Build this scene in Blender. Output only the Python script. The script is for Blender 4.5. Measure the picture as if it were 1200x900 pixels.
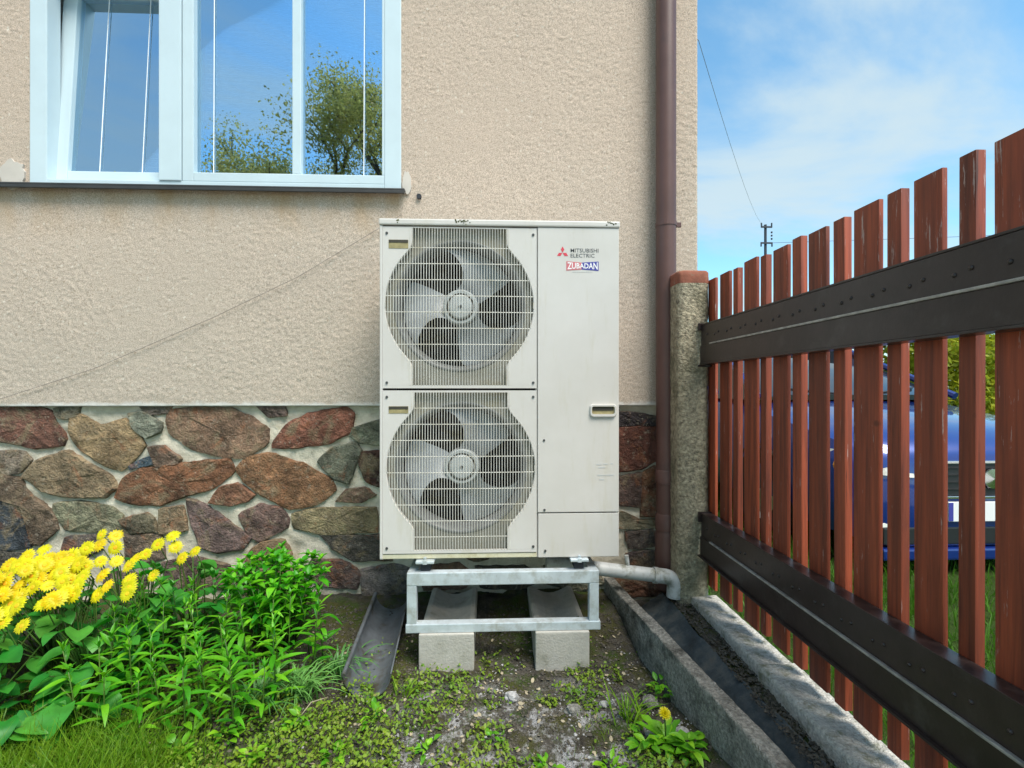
import bpy, bmesh, math, random
import numpy as np
from mathutils import Vector, Matrix, Euler

for o in list(bpy.data.objects):
    bpy.data.objects.remove(o)
SC = bpy.context.scene
COL = SC.collection
rad = math.radians

# ------------------------------------------------------------------ camera
FPX, YAW, DIST, CAMZ, HOR = 571.0, rad(2.307), 2.4, 1.1, 455.0
cd = bpy.data.cameras.new('camera')
cam = bpy.data.objects.new('camera', cd)
COL.objects.link(cam)
cam.location = (0, -DIST, CAMZ)
cam.rotation_euler = (rad(90), 0, -YAW)
cd.sensor_width = 36
cd.lens = FPX / 1200 * 36
cd.shift_y = (HOR - 450) / 1200
cd.clip_start = 0.02
cd.clip_end = 3000
SC.camera = cam

# ------------------------------------------------------------------ light
SUN_EL, SUN_AZ = rad(60), rad(146)          # azimuth measured from +Y (behind the house) towards +X
sunv = Vector((math.sin(SUN_AZ) * math.cos(SUN_EL), math.cos(SUN_AZ) * math.cos(SUN_EL), math.sin(SUN_EL)))
ld = bpy.data.lights.new('sun', 'SUN')
ld.energy = 1.5
ld.angle = rad(30)
ld.color = (1.0, 0.94, 0.84)
sun = bpy.data.objects.new('sun', ld)
COL.objects.link(sun)
sun.rotation_euler = sunv.to_track_quat('Z', 'Y').to_euler()
sun.location = sunv * 30

W = bpy.data.worlds.new('World')
SC.world = W
W.use_nodes = True
nt = W.node_tree
nt.nodes.clear()
def wn(t, **kw):
    n = nt.nodes.new(t)
    for k, v in kw.items():
        setattr(n, k, v)
    return n
out = wn('ShaderNodeOutputWorld')
bg = wn('ShaderNodeBackground')
bg.inputs['Strength'].default_value = 0.068
sky = wn('ShaderNodeTexSky', sky_type='NISHITA', sun_disc=False, sun_elevation=SUN_EL, sun_rotation=SUN_AZ,
         altitude=100.0, air_density=1.0, dust_density=0.6, ozone_density=0.5)
tc = wn('ShaderNodeTexCoord')
sep = wn('ShaderNodeSeparateXYZ')
nt.links.new(tc.outputs['Generated'], sep.inputs[0])
addz = wn('ShaderNodeMath', operation='ADD'); addz.inputs[1].default_value = 0.22
nt.links.new(sep.outputs['Z'], addz.inputs[0])
mz = wn('ShaderNodeMath', operation='MAXIMUM'); mz.inputs[1].default_value = 0.08
nt.links.new(addz.outputs[0], mz.inputs[0])
comb = wn('ShaderNodeCombineXYZ')
for i, ax in enumerate('XY'):
    d = wn('ShaderNodeMath', operation='DIVIDE')
    nt.links.new(sep.outputs[ax], d.inputs[0]); nt.links.new(mz.outputs[0], d.inputs[1])
    nt.links.new(d.outputs[0], comb.inputs[i])
mp = wn('ShaderNodeMapping')
mp.inputs['Location'].default_value = (3.1, 1.7, 0.0)
mp.inputs['Rotation'].default_value = (0, 0, rad(20))
mp.inputs['Scale'].default_value = (0.75, 1.5, 1)
nt.links.new(comb.outputs[0], mp.inputs['Vector'])
cn = wn('ShaderNodeTexNoise')
cn.inputs['Scale'].default_value = 1.15; cn.inputs['Detail'].default_value = 9; cn.inputs['Roughness'].default_value = 0.56
cn.inputs['Distortion'].default_value = 0.5
nt.links.new(mp.outputs[0], cn.inputs['Vector'])
cr = wn('ShaderNodeMapRange'); cr.interpolation_type = 'SMOOTHSTEP'
cr.inputs['From Min'].default_value = 0.41; cr.inputs['From Max'].default_value = 0.66
cr.inputs['To Max'].default_value = 0.85
nt.links.new(cn.outputs['Fac'], cr.inputs['Value'])
cmix = wn('ShaderNodeMix', data_type='RGBA')
cmix.inputs['B'].default_value = (2.7, 3.25, 3.45, 1)
nt.links.new(cr.outputs['Result'], cmix.inputs['Factor'])
tint = wn('ShaderNodeMix', data_type='RGBA', blend_type='MULTIPLY')
tint.inputs['Factor'].default_value = 1.0
tint.inputs['B'].default_value = (0.72, 1.06, 1.05, 1)
nt.links.new(sky.outputs['Color'], tint.inputs['A'])
nt.links.new(tint.outputs['Result'], cmix.inputs['A'])
nt.links.new(cmix.outputs['Result'], bg.inputs['Color'])
nt.links.new(bg.outputs[0], out.inputs['Surface'])

SC.view_settings.view_transform = 'Standard'
SC.view_settings.look = 'None'
SC.view_settings.exposure = 1.9
SC.view_settings.gamma = 1.0
SC.view_settings.use_curve_mapping = False
SC.cycles.max_bounces = 8
SC.cycles.transparent_max_bounces = 12
SC.cycles.sample_clamp_indirect = 6

# ------------------------------------------------------------------ helpers
RC, RS = math.cos(YAW), math.sin(YAW)
def ratio(px):
    dx = (px - 600) / FPX
    return (dx * RC + RS) / (RC - dx * RS)
def on_y(px, py, yw):
    """point of the plane y = yw that a reading at (px, py) of the survey photo belongs to -> x, z"""
    dx = (px - 600) / FPX
    ry = RC - dx * RS
    t = (yw + DIST) / ry
    return (dx * RC + RS) * t, CAMZ + t * (HOR - py) / FPX
def depth_at(px, xw):
    return xw / ratio(px) - DIST

def hash2(ix, iy, seed):
    n = (ix.astype(np.int64) * 374761393 + iy.astype(np.int64) * 668265263 + seed * 1442695041) & 0xFFFFFFFF
    n = ((n ^ (n >> 13)) * 1274126177) & 0xFFFFFFFF
    n = n ^ (n >> 16)
    return (n & 0xFFFF) / 65535.0 * 2 - 1
def vnoise(x, y, seed=0):
    x = np.asarray(x, float); y = np.asarray(y, float)
    ix = np.floor(x); iy = np.floor(y)
    fx = x - ix; fy = y - iy
    fx = fx * fx * fx * (fx * (fx * 6 - 15) + 10); fy = fy * fy * fy * (fy * (fy * 6 - 15) + 10)
    a = hash2(ix, iy, seed); b = hash2(ix + 1, iy, seed); c = hash2(ix, iy + 1, seed); d = hash2(ix + 1, iy + 1, seed)
    return (a * (1 - fx) + b * fx) * (1 - fy) + (c * (1 - fx) + d * fx) * fy
def fbm(x, y, seed=0, oct=3):
    s = 0; a = 1; t = 0
    for k in range(oct):
        s = s + a * vnoise(x * 2 ** k + 17.3 * k, y * 2 ** k - 9.1 * k, seed + k); t += a; a *= .5
    return s / t
def sstep(a, b, x):
    t = np.clip((np.asarray(x, float) - a) / (b - a), 0, 1)
    return t * t * (3 - 2 * t)

ORG = {}
def finish(o, parent, org):
    COL.objects.link(o)
    ORG[o.name] = Vector(org)
    if parent is not None:
        o.parent = parent
        o.location = Vector(org) - ORG[parent.name]
    else:
        o.location = org
    return o
def tag(o, label=None, cat=None, group=None, kind=None, color=None):
    if label: o['label'] = label
    if cat: o['category'] = cat
    if group: o['group'] = group
    if kind: o['kind'] = kind
    if color: o.color = (*color, 1)
    return o
def thing(name, loc, label, cat, group=None):
    o = bpy.data.objects.new(name, None)
    o.empty_display_size = 0.05
    COL.objects.link(o)
    o.location = loc
    ORG[o.name] = Vector(loc)
    return tag(o, label, cat, group)

class MB:
    def __init__(s):
        s.v = []; s.f = []
    def add(s, vs, fs):
        b = len(s.v)
        s.v += [Vector(v) for v in vs]
        s.f += [tuple(i + b for i in f) for f in fs]
        return s
    def box(s, x0, x1, y0, y1, z0, z1, M=None):
        vs = [Vector((x, y, z)) for z in (z0, z1) for y in (y0, y1) for x in (x0, x1)]
        if M: vs = [M @ v for v in vs]
        return s.add(vs, [(0, 2, 3, 1), (4, 5, 7, 6), (0, 1, 5, 4), (2, 6, 7, 3), (0, 4, 6, 2), (1, 3, 7, 5)])
    def cbox(s, x0, x1, y0, y1, z0, z1, c=.004, M=None):
        """box with chamfered edges"""
        bm = bmesh.new()
        bmesh.ops.create_cube(bm, size=1)
        for v in bm.verts:
            v.co = Vector(((x0 + x1) / 2 + v.co.x * (x1 - x0), (y0 + y1) / 2 + v.co.y * (y1 - y0), (z0 + z1) / 2 + v.co.z * (z1 - z0)))
        bmesh.ops.bevel(bm, geom=bm.edges[:], offset=c, segments=2, profile=.6, affect='EDGES')
        bm.verts.index_update()
        vs = [v.co.copy() for v in bm.verts]; fs = [tuple(v.index for v in f.verts) for f in bm.faces]
        bm.free()
        if M: vs = [M @ v for v in vs]
        return s.add(vs, fs)
    def tube(s, pts, r, n=10, cap=True):
        pts = [Vector(p) for p in pts]
        rs = r if isinstance(r, (list, tuple)) else [r] * len(pts)
        b = len(s.v); up = None
        for i, p in enumerate(pts):
            d = (pts[min(i + 1, len(pts) - 1)] - pts[max(i - 1, 0)]).normalized()
            if up is None:
                up = d.orthogonal().normalized()
            up = (up - d * up.dot(d)).normalized()
            sd = d.cross(up)
            for k in range(n):
                a = 2 * math.pi * k / n
                s.v.append(p + (up * math.cos(a) + sd * math.sin(a)) * rs[i])
        for i in range(len(pts) - 1):
            for k in range(n):
                k2 = (k + 1) % n
                s.f.append((b + i * n + k, b + i * n + k2, b + (i + 1) * n + k2, b + (i + 1) * n + k))
        if cap:
            s.f.append(tuple(b + k for k in reversed(range(n))))
            s.f.append(tuple(b + (len(pts) - 1) * n + k for k in range(n)))
        return s
    def lathe(s, prof, c, axis='y', n=32, closed=False):
        """prof: (radius, along-axis) pairs"""
        b = len(s.v); c = Vector(c)
        for (r, h) in prof:
            for k in range(n):
                a = 2 * math.pi * k / n
                ca, sa = math.cos(a) * r, math.sin(a) * r
                s.v.append(c + (Vector((ca, h, sa)) if axis == 'y' else Vector((ca, sa, h)) if axis == 'z' else Vector((h, ca, sa))))
        m = len(prof)
        for i in range(m if closed else m - 1):
            i2 = (i + 1) % m
            for k in range(n):
                k2 = (k + 1) % n
                s.f.append((b + i * n + k, b + i2 * n + k, b + i2 * n + k2, b + i * n + k2))
        return s
    def prism(s, poly, y0, y1, fn=None):
        """poly in (x,z), extruded along y"""
        n = len(poly)
        vs = [Vector((p[0], y0, p[1])) for p in poly] + [Vector((p[0], y1, p[1])) for p in poly]
        if fn: vs = [fn(v) for v in vs]
        fs = [tuple(range(n)), tuple(reversed(range(n, 2 * n)))] + [(i, i + n, (i + 1) % n + n, (i + 1) % n) for i in range(n)]
        return s.add(vs, fs)
    def build(s, name, m, parent=None, smooth=False, org=None, label=None, cat=None, group=None, kind=None, color=None, recalc=True):
        if org is None:
            a = np.array([tuple(v) for v in s.v])
            org = Vector(((a.min(0) + a.max(0)) / 2).tolist())
        org = Vector(org)
        me = bpy.data.meshes.new(name)
        me.from_pydata([v - org for v in s.v], [], s.f)
        if recalc:
            bm = bmesh.new(); bm.from_mesh(me)
            bmesh.ops.recalc_face_normals(bm, faces=bm.faces[:])
            bm.to_mesh(me); bm.free()
        if smooth is True:
            me.polygons.foreach_set('use_smooth', [True] * len(me.polygons))
        elif smooth:
            me.polygons.foreach_set('use_smooth', [True] * len(me.polygons))
            me.set_sharp_from_angle(angle=rad(smooth))
        me.materials.append(m)
        o = bpy.data.objects.new(name, me)
        finish(o, parent, org)
        return tag(o, label, cat, group, kind, color)

def grid_mesh(name, X, Y, Z, m, parent=None, keep=None, smooth=True, kind=None, color=None, org=(0, 0, 0)):
    """X, Y, Z: 2-D arrays -> one quad grid"""
    h, w = X.shape
    co = np.stack([X, Y, Z], -1).reshape(-1, 3) - np.array(org)
    idx = np.arange(h * w).reshape(h, w)
    q = np.stack([idx[:-1, :-1], idx[:-1, 1:], idx[1:, 1:], idx[1:, :-1]], -1).reshape(-1, 4)
    if keep is not None:
        q = q[keep.reshape(-1)]
    return np_mesh(name, co, q, m, parent, smooth, kind, color, org)
def np_mesh(name, co, q, m, parent=None, smooth=True, kind=None, color=None, org=(0, 0, 0)):
    me = bpy.data.meshes.new(name)
    k = q.shape[1]
    me.vertices.add(len(co)); me.vertices.foreach_set('co', np.ascontiguousarray(co, dtype=np.float32).ravel())
    me.loops.add(q.size); me.loops.foreach_set('vertex_index', np.ascontiguousarray(q, dtype=np.int32).ravel())
    me.polygons.add(len(q))
    me.polygons.foreach_set('loop_start', np.arange(0, q.size, k, dtype=np.int32))
    me.polygons.foreach_set('use_smooth', np.full(len(q), smooth, dtype=bool))
    me.update(calc_edges=True); me.validate()
    me.materials.append(m)
    o = bpy.data.objects.new(name, me)
    finish(o, parent, org)
    return tag(o, kind=kind, color=color)

# ------------------------------------------------------------------ materials
class NT:
    def __init__(s, name):
        s.m = bpy.data.materials.new(name); s.m.use_nodes = True
        s.t = s.m.node_tree; s.t.nodes.clear()
        s.out = s.n('ShaderNodeOutputMaterial')
        s.p = s.n('ShaderNodeBsdfPrincipled')
        s.l(s.p.outputs[0], s.out.inputs['Surface'])
        s.pos = s.n('ShaderNodeNewGeometry').outputs['Position']
        s.oi = s.n('ShaderNodeObjectInfo')
    def n(s, t, **kw):
        x = s.t.nodes.new(t)
        for k, v in kw.items(): setattr(x, k, v)
        return x
    def l(s, a, b): s.t.links.new(a, b)
    def scaled(s, v):
        x = s.n('ShaderNodeVectorMath', operation='MULTIPLY'); s.l(s.pos, x.inputs[0]); x.inputs[1].default_value = v
        return x.outputs[0]
    def noise(s, scale, detail=4, rough=.55, stretch=None, dist=0, vec=None):
        x = s.n('ShaderNodeTexNoise'); x.inputs['Scale'].default_value = scale; x.inputs['Detail'].default_value = detail
        x.inputs['Roughness'].default_value = rough; x.inputs['Distortion'].default_value = dist
        s.l(vec or (s.scaled(stretch) if stretch else s.pos), x.inputs['Vector'])
        return x.outputs['Fac']
    def voro(s, scale, feature='F1', out='Distance', rnd=1):
        x = s.n('ShaderNodeTexVoronoi', feature=feature); x.inputs['Scale'].default_value = scale
        s.l(s.pos, x.inputs['Vector']); return x.outputs[out]
    def rng(s, v, a, b, c=0., d=1.):
        x = s.n('ShaderNodeMapRange'); s.l(v, x.inputs['Value'])
        for k, q in zip(('From Min', 'From Max', 'To Min', 'To Max'), (a, b, c, d)): x.inputs[k].default_value = q
        return x.outputs['Result']
    def math(s, op, a, b):
        x = s.n('ShaderNodeMath', operation=op)
        for i, q in enumerate((a, b)):
            if isinstance(q, (int, float)): x.inputs[i].default_value = q
            else: s.l(q, x.inputs[i])
        return x.outputs[0]
    def mix(s, f, a, b, blend='MIX'):
        x = s.n('ShaderNodeMix', data_type='RGBA', blend_type=blend)
        for k, q in (('Factor', f), ('A', a), ('B', b)):
            if isinstance(q, (int, float)): x.inputs[k].default_value = q
            elif isinstance(q, tuple): x.inputs[k].default_value = (*q, 1)
            else: s.l(q, x.inputs[k])
        return x.outputs['Result']
    def bump(s, h, strength, dist=.01):
        x = s.n('ShaderNodeBump'); x.inputs['Strength'].default_value = strength; x.inputs['Distance'].default_value = dist
        s.l(h, x.inputs['Height']); s.l(x.outputs[0], s.p.inputs['Normal'])
    def hsv(s, c, v=None, h=None, sat=None):
        x = s.n('ShaderNodeHueSaturation'); s.l(c, x.inputs['Color'])
        for k, q in (('Value', v), ('Hue', h), ('Saturation', sat)):
            if q is not None:
                if isinstance(q, (int, float)): x.inputs[k].default_value = q
                else: s.l(q, x.inputs[k])
        return x.outputs[0]
    def done(s, col=None, rough=.7, metal=0, spec=None):
        if col is not None:
            if isinstance(col, tuple): s.p.inputs['Base Color'].default_value = (*col, 1)
            else: s.l(col, s.p.inputs['Base Color'])
        if isinstance(rough, (int, float)): s.p.inputs['Roughness'].default_value = rough
        else: s.l(rough, s.p.inputs['Roughness'])
        s.p.inputs['Metallic'].default_value = metal
        if spec is not None: s.p.inputs['Specular IOR Level'].default_value = spec
        return s.m

def simple(name, c, var=.25, scale=20, rough=.6, metal=0, bump=0, bscale=80, spec=None, dirt=None, dirt_amt=(.55, .75), dirt_scale=9, stretch=None, dist=.004):
    t = NT(name)
    n = t.noise(scale, 5, .6, stretch)
    col = t.mix(t.rng(n, .3, .7), tuple(x * (1 - var) for x in c), tuple(min(1, x * (1 + var)) for x in c))
    if dirt:
        d = t.noise(dirt_scale, 7, .65)
        col = t.mix(t.rng(d, *dirt_amt), col, dirt)
    if bump:
        t.bump(t.noise(bscale, 4, .6, stretch), bump, dist)
    return t.done(col, rough, metal, spec)

# plaster: sandy rough cast, warm above, greyer below, stained under the sill
def m_plaster():
    t = NT('rough_cast_plaster')
    sp = t.n('ShaderNodeSeparateXYZ'); t.l(t.pos, sp.inputs[0])
    big = t.noise(1.7, 5, .6)
    f = t.rng(t.math('ADD', sp.outputs['Z'], t.math('MULTIPLY', big, 1.2)), 1.9, 3.0)
    col = t.mix(f, (.555, .465, .385), (.595, .475, .385))
    fine = t.noise(260, 3, .6)
    col = t.mix(t.rng(fine, .35, .68), t.hsv(col, v=.58), t.hsv(col, v=1.20))
    gr = t.voro(130, out='Color')
    col = t.mix(t.rng(gr, .86, .97, 0, .55), col, (.72, .68, .60))
    dk = t.noise(95, 2, .5)
    col = t.mix(t.rng(dk, .62, .72, 0, .6), col, (.25, .19, .13))
    # rusty run-off under the sill
    st = t.math('MULTIPLY', t.rng(sp.outputs['Z'], 1.80, 2.03), t.rng(t.noise(7, 5, .6, (1, 1, .35)), .42, .66))
    st = t.math('MULTIPLY', st, t.rng(sp.outputs['Z'], 2.06, 2.045))
    st = t.math('MULTIPLY', st, t.rng(sp.outputs['X'], -.42, -.46))
    col = t.mix(t.math('MULTIPLY', st, .6), col, (.42, .25, .10))
    ed = t.rng(t.math('ADD', sp.outputs['Z'], t.math('MULTIPLY', t.noise(18, 5, .7), .06)), 1.066, 1.052)
    col = t.mix(t.math('MULTIPLY', ed, .8), col, (.66, .64, .61))
    t.bump(t.noise(330, 3, .6), .6, .003)
    return t.done(col, .95, spec=.2)
def m_stone():
    t = NT('rubble_stone')
    n = t.noise(9, 6, .65, dist=.6)
    c0 = t.oi.outputs['Color']
    col = t.mix(t.rng(n, .36, .64), t.hsv(c0, v=.55), t.hsv(c0, v=1.75, sat=1.0))
    col = t.mix(t.rng(t.noise(30, 6, .75, dist=1.5), .42, .60, 0, .6), col, t.hsv(col, v=.5))
    n2 = t.noise(5.5, 5, .7, dist=1.2)
    col = t.mix(t.rng(n2, .52, .64, 0, .8), col, (.30, .23, .14))
    n3 = t.noise(7.3, 6, .7, dist=.8)
    col = t.mix(t.rng(n3, .56, .68, 0, .7), col, (.36, .14, .065))
    col = t.mix(t.rng(t.noise(70, 4, .7), .6, .78, 0, .7), col, (.05, .04, .036))
    col = t.mix(t.rng(t.noise(48, 4, .75), .58, .70, 0, .6), col, (.45, .40, .31))
    h = t.math('ADD', t.noise(26, 7, .68, dist=.5), t.math('MULTIPLY', t.noise(110, 4, .6), .3))
    t.bump(h, 1.0, .05)
    return t.done(col, .78, spec=.35)
def m_mortar():
    t = NT('lime_mortar')
    n = t.noise(8, 6, .65)
    col = t.mix(t.rng(n, .32, .7), (.46, .41, .32), (.70, .64, .53))
    col = t.mix(t.rng(t.noise(5, 6, .7), .58, .70, 0, .7), col, (.17, .155, .12))
    col = t.mix(t.rng(t.noise(13, 5, .7), .60, .72, 0, .5), col, (.30, .25, .09))
    t.bump(t.noise(90, 6, .7), .8, .008)
    return t.done(col, .95, spec=.2)
def m_paint():
    t = NT('cream_white_enamel')
    n = t.noise(3.5, 4, .6)
    col = t.mix(t.rng(n, .35, .7), (.555, .525, .49), (.61, .58, .55))
    st = t.noise(6, 6, .7, (3, 3, .5))
    col = t.mix(t.rng(st, .54, .74, 0, .42), col, (.46, .42, .30))
    col = t.mix(t.rng(t.noise(60, 3, .6), .70, .80, 0, .35), col, (.42, .38, .28))
    t.bump(t.noise(180, 2, .5), .06, .002)
    return t.done(col, .42, spec=.4)
def m_wood():
    t = NT('red_brown_stained_wood')
    g = t.noise(34, 6, .65, (1.6, 1.6, .06), dist=.4)
    col = t.mix(t.rng(g, .3, .7), (.10, .022, .012), (.34, .066, .026))
    col = t.hsv(col, v=t.rng(t.oi.outputs['Random'], 0, 1, .75, 1.25))
    sp = t.n('ShaderNodeSeparateXYZ'); t.l(t.pos, sp.inputs[0])
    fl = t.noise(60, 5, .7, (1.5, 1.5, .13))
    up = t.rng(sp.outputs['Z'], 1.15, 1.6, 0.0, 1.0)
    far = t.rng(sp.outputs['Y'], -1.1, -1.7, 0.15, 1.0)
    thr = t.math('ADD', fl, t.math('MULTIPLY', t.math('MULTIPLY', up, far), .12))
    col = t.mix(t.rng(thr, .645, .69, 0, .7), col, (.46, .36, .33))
    col = t.mix(t.rng(t.noise(75, 4, .7, (1.5, 1.5, .035), dist=.3), .62, .68, 0, .75), col, (.022, .007, .005))
    kn = t.voro(5.5)
    col = t.mix(t.rng(kn, .06, .03, 0, .55), col, (.03, .009, .006))
    t.bump(g, .35, .004)
    return t.done(col, .55, spec=.4)
def m_ground():
    t = NT('garden_soil')
    n = t.noise(14, 8, .7)
    col = t.mix(t.rng(n, .3, .72), (.026, .023, .019), (.165, .148, .125))
    ms = t.noise(6.5, 7, .7)
    col = t.mix(t.rng(ms, .45, .58, 0, .85), col, (.085, .085, .024))
    col = t.mix(t.rng(t.noise(7.7, 6, .7), .50, .62, 0, .8), col, (.055, .095, .018))
    sp = t.n('ShaderNodeSeparateXYZ'); t.l(t.pos, sp.inputs[0])
    # ashy grit in front of the blocks
    g = t.math('MULTIPLY', t.rng(t.noise(11, 7, .75), .48, .60), t.rng(sp.outputs['Y'], -.52, -.72))
    g = t.math('MULTIPLY', g, t.math('MULTIPLY', t.rng(sp.outputs['X'], -.45, -.22), t.rng(sp.outputs['X'], .62, .4)))
    col = t.mix(t.math('MULTIPLY', g, .9), col, (.50, .49, .50))
    # lawn colour under the grass on the far side of the fence and far behind
    far = t.rng(sp.outputs['X'], 1.04, 1.2)
    col = t.mix(far, col, (.045, .085, .014))
    yd = t.rng(sp.outputs['Y'], -2.15, -2.4)  # unseen pale paving behind the viewer, added to bounce light onto the facade
    bounce_pav = t.mix(t.noise(3, 6, .6), (.50, .47, .42), (.60, .57, .51))
    yd = t.math('MULTIPLY', yd, t.rng(sp.outputs['X'], 9, 10, 1, 0))
    yd = t.math('MULTIPLY', yd, t.rng(sp.outputs['Y'], -16, -15.5))
    col = t.mix(yd, col, bounce_pav)
    t.bump(t.math('ADD', t.noise(55, 7, .72), t.noise(150, 4, .6)), .9, .02)
    return t.done(col, .95, spec=.15)
def m_leaf(name, c, var=.35, trans=.35, rough=.42, midrib=None):
    t = NT(name)
    r = t.oi.outputs['Random']
    n = t.noise(25, 3, .6)
    col = t.mix(t.rng(n, .3, .7), tuple(x * .8 for x in c), tuple(x * 1.2 for x in c))
    col = t.hsv(col, v=t.rng(r, 0, 1, 1 - var, 1 + var), h=t.rng(t.oi.outputs['Random'], 0, 1, .515, .475))
    t.done(col, rough, spec=.4)
    tr = t.n('ShaderNodeBsdfTranslucent'); t.l(t.hsv(col, v=1.15, sat=1.1), tr.inputs['Color'])
    mx = t.n('ShaderNodeMixShader'); mx.inputs[0].default_value = trans
    t.l(t.p.outputs[0], mx.inputs[1]); t.l(tr.outputs[0], mx.inputs[2]); t.l(mx.outputs[0], t.out.inputs['Surface'])
    return t.m
def m_mass(name, ca, cb, scale=9, trans=.3, rough=.5, third=None):
    """grass and crowns: colour differs from blade to blade by place"""
    t = NT(name)
    n = t.noise(scale, 4, .7)
    n2 = t.noise(scale * 12, 2, .6)
    col = t.mix(t.rng(t.math('ADD', t.math('MULTIPLY', n, .6), t.math('MULTIPLY', n2, .4)), .36, .62), ca, cb)
    if third: col = t.mix(t.rng(t.noise(scale * 3, 3, .6), .58, .68, 0, .8), col, third)
    t.done(col, rough, spec=.3)
    tr = t.n('ShaderNodeBsdfTranslucent'); t.l(col, tr.inputs['Color'])
    mx = t.n('ShaderNodeMixShader'); mx.inputs[0].default_value = trans
    t.l(t.p.outputs[0], mx.inputs[1]); t.l(tr.outputs[0], mx.inputs[2]); t.l(mx.outputs[0], t.out.inputs['Surface'])
    return t.m
def m_glass(name, refl, tint=(.9, .95, 1), dark=(.6, .63, .65)):
    t = NT(name)
    g = t.n('ShaderNodeBsdfGlossy'); g.inputs['Roughness'].default_value = 0.004; g.inputs['Color'].default_value = (*tint, 1)
    tr = t.n('ShaderNodeBsdfTransparent'); tr.inputs['Color'].default_value = (*dark, 1)
    fr = t.n('ShaderNodeFresnel'); fr.inputs['IOR'].default_value = 1.5
    f = t.rng(fr.outputs[0], 0, 1, refl, 1)
    mx = t.n('ShaderNodeMixShader'); t.l(f, mx.inputs[0]); t.l(tr.outputs[0], mx.inputs[1]); t.l(g.outputs[0], mx.inputs[2])
    wob = t.n('ShaderNodeBump'); wob.inputs['Strength'].default_value = .02; wob.inputs['Distance'].default_value = .02
    t.l(t.noise(2.5, 1, .4), wob.inputs['Height']); t.l(wob.outputs[0], g.inputs['Normal'])
    t.l(mx.outputs[0], t.out.inputs['Surface'])
    return t.m

M = {}
M['plaster'] = m_plaster(); M['stone'] = m_stone(); M['mortar'] = m_mortar(); M['paint'] = m_paint()
M['yellowed'] = simple('yellowed_enamel', (.60, .56, .41), .12, 8, .5, dirt=(.45, .40, .22), dirt_amt=(.55, .72), dirt_scale=14); M['wood'] = m_wood(); M['ground'] = m_ground()
M['pvc'] = simple('sky_tinted_white_plastic', (.54, .64, .69), .05, 4, .3, spec=.5)  # the sky's cyan cast is mixed into the white frame colour
M['sill'] = simple('dark_sill_metal', (.035, .033, .033), .2, 20, .5)
M['glass'] = m_glass('window_glass', .56, (.60, .82, 1.0), (.97, .98, .98))
M['blind'] = simple('blind_slats', (.62, .63, .64), .05, 5, .5)
M['cord'] = simple('blind_cord', (.92, .93, .94), .05, 5, .6)
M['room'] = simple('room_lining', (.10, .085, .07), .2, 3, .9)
M['soffit'] = simple('brown_soffit_boards', (.10, .075, .045), .25, 12, .7, stretch=(.1, 2, 1))
M['roof'] = simple('roof_tiles', (.16, .075, .05), .3, 8, .8, bump=.5, bscale=20)
M['gutter'] = simple('eaves_gutter', (.55, .50, .38), .1, 8, .5)
M['pipe'] = simple('brown_downpipe_plastic', (.115, .058, .050), .16, 5, .42, dirt=(.05, .036, .034), dirt_amt=(.58, .8), dirt_scale=5, spec=.45)
M['greypipe'] = simple('grey_drain_plastic', (.52, .535, .54), .12, 14, .45, dirt=(.16, .16, .11), dirt_amt=(.52, .7), dirt_scale=16)
M['concrete'] = simple('weathered_concrete', (.24, .225, .195), .35, 13, .95, bump=.8, bscale=120, dirt=(.075, .085, .04), dirt_amt=(.5, .68), dirt_scale=8, dist=.01)
M['pebblecrete'] = simple('pebbly_concrete', (.38, .33, .235), .6, 60, .95, bump=1, bscale=95, dirt=(.10, .10, .055), dirt_amt=(.5, .7), dirt_scale=5, dist=.015)
M['oldcrete'] = simple('lichen_grey_concrete', (.26, .25, .225), .6, 95, .95, bump=1, bscale=150, dirt=(.05, .048, .04), dirt_amt=(.50, .66), dirt_scale=10, dist=.015)
M['kerb'] = simple('pale_kerb_concrete', (.50, .47, .42), .35, 110, .95, bump=1, bscale=160, dirt=(.20, .20, .13), dirt_amt=(.50, .68), dirt_scale=24, dist=.01)
M['block'] = simple('concrete_block', (.42, .40, .36), .15, 22, .95, bump=.6, bscale=110, dirt=(.20, .195, .15), dirt_amt=(.52, .75), dirt_scale=11)
M['moss'] = simple('moss', (.085, .095, .025), .55, 40, 1, bump=1, bscale=150, dist=.01)
M['slate'] = simple('blue_grey_drain_channel', (.042, .060, .072), .5, 9, .75, bump=1.0, bscale=45, dirt=(.10, .105, .10), dirt_amt=(.47, .64), dirt_scale=9)
M['redcap'] = simple('red_painted_cap', (.26, .085, .05), .25, 25, .85, bump=.5, dirt=(.2, .17, .12), dirt_amt=(.56, .7), dirt_scale=25)
M['rail'] = simple('dark_brown_rail_paint', (.028, .018, .017), .25, 14, .32, bump=.12, bscale=60, dirt=(.055, .045, .042), dirt_amt=(.56, .75), dirt_scale=12, spec=.5)
M['railedge'] = simple('highlight_rail_lip', (.34, .32, .30), .35, 40, .45, metal=.3)  # pale lip colour carries the highlight along the rail ridge
M['galv'] = simple('galvanised_steel', (.60, .66, .70), .12, 25, .42, metal=.35, dirt=(.42, .44, .42), dirt_amt=(.5, .7), dirt_scale=20)
M['zinc'] = simple('old_zinc_gutter', (.17, .185, .205), .3, 12, .42, metal=.55, dirt=(.10, .085, .06), dirt_amt=(.5, .66), dirt_scale=11)
M['rubber'] = simple('black_rubber', (.02, .022, .03), .2, 20, .7)
M['fanblade'] = simple('grey_fan_plastic', (.31, .325, .34), .10, 6, .42, dirt=(.26, .26, .24), dirt_amt=(.55, .8), dirt_scale=7)
M['hub'] = simple('pale_hub_plastic', (.44, .46, .46), .10, 12, .45)
M['shroud'] = simple('beige_grey_shroud', (.25, .238, .20), .18, 7, .6, dirt=(.28, .24, .15), dirt_amt=(.55, .75), dirt_scale=8)
M['bell'] = simple('grey_bell_mouth', (.17, .172, .168), .12, 9, .5)
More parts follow.
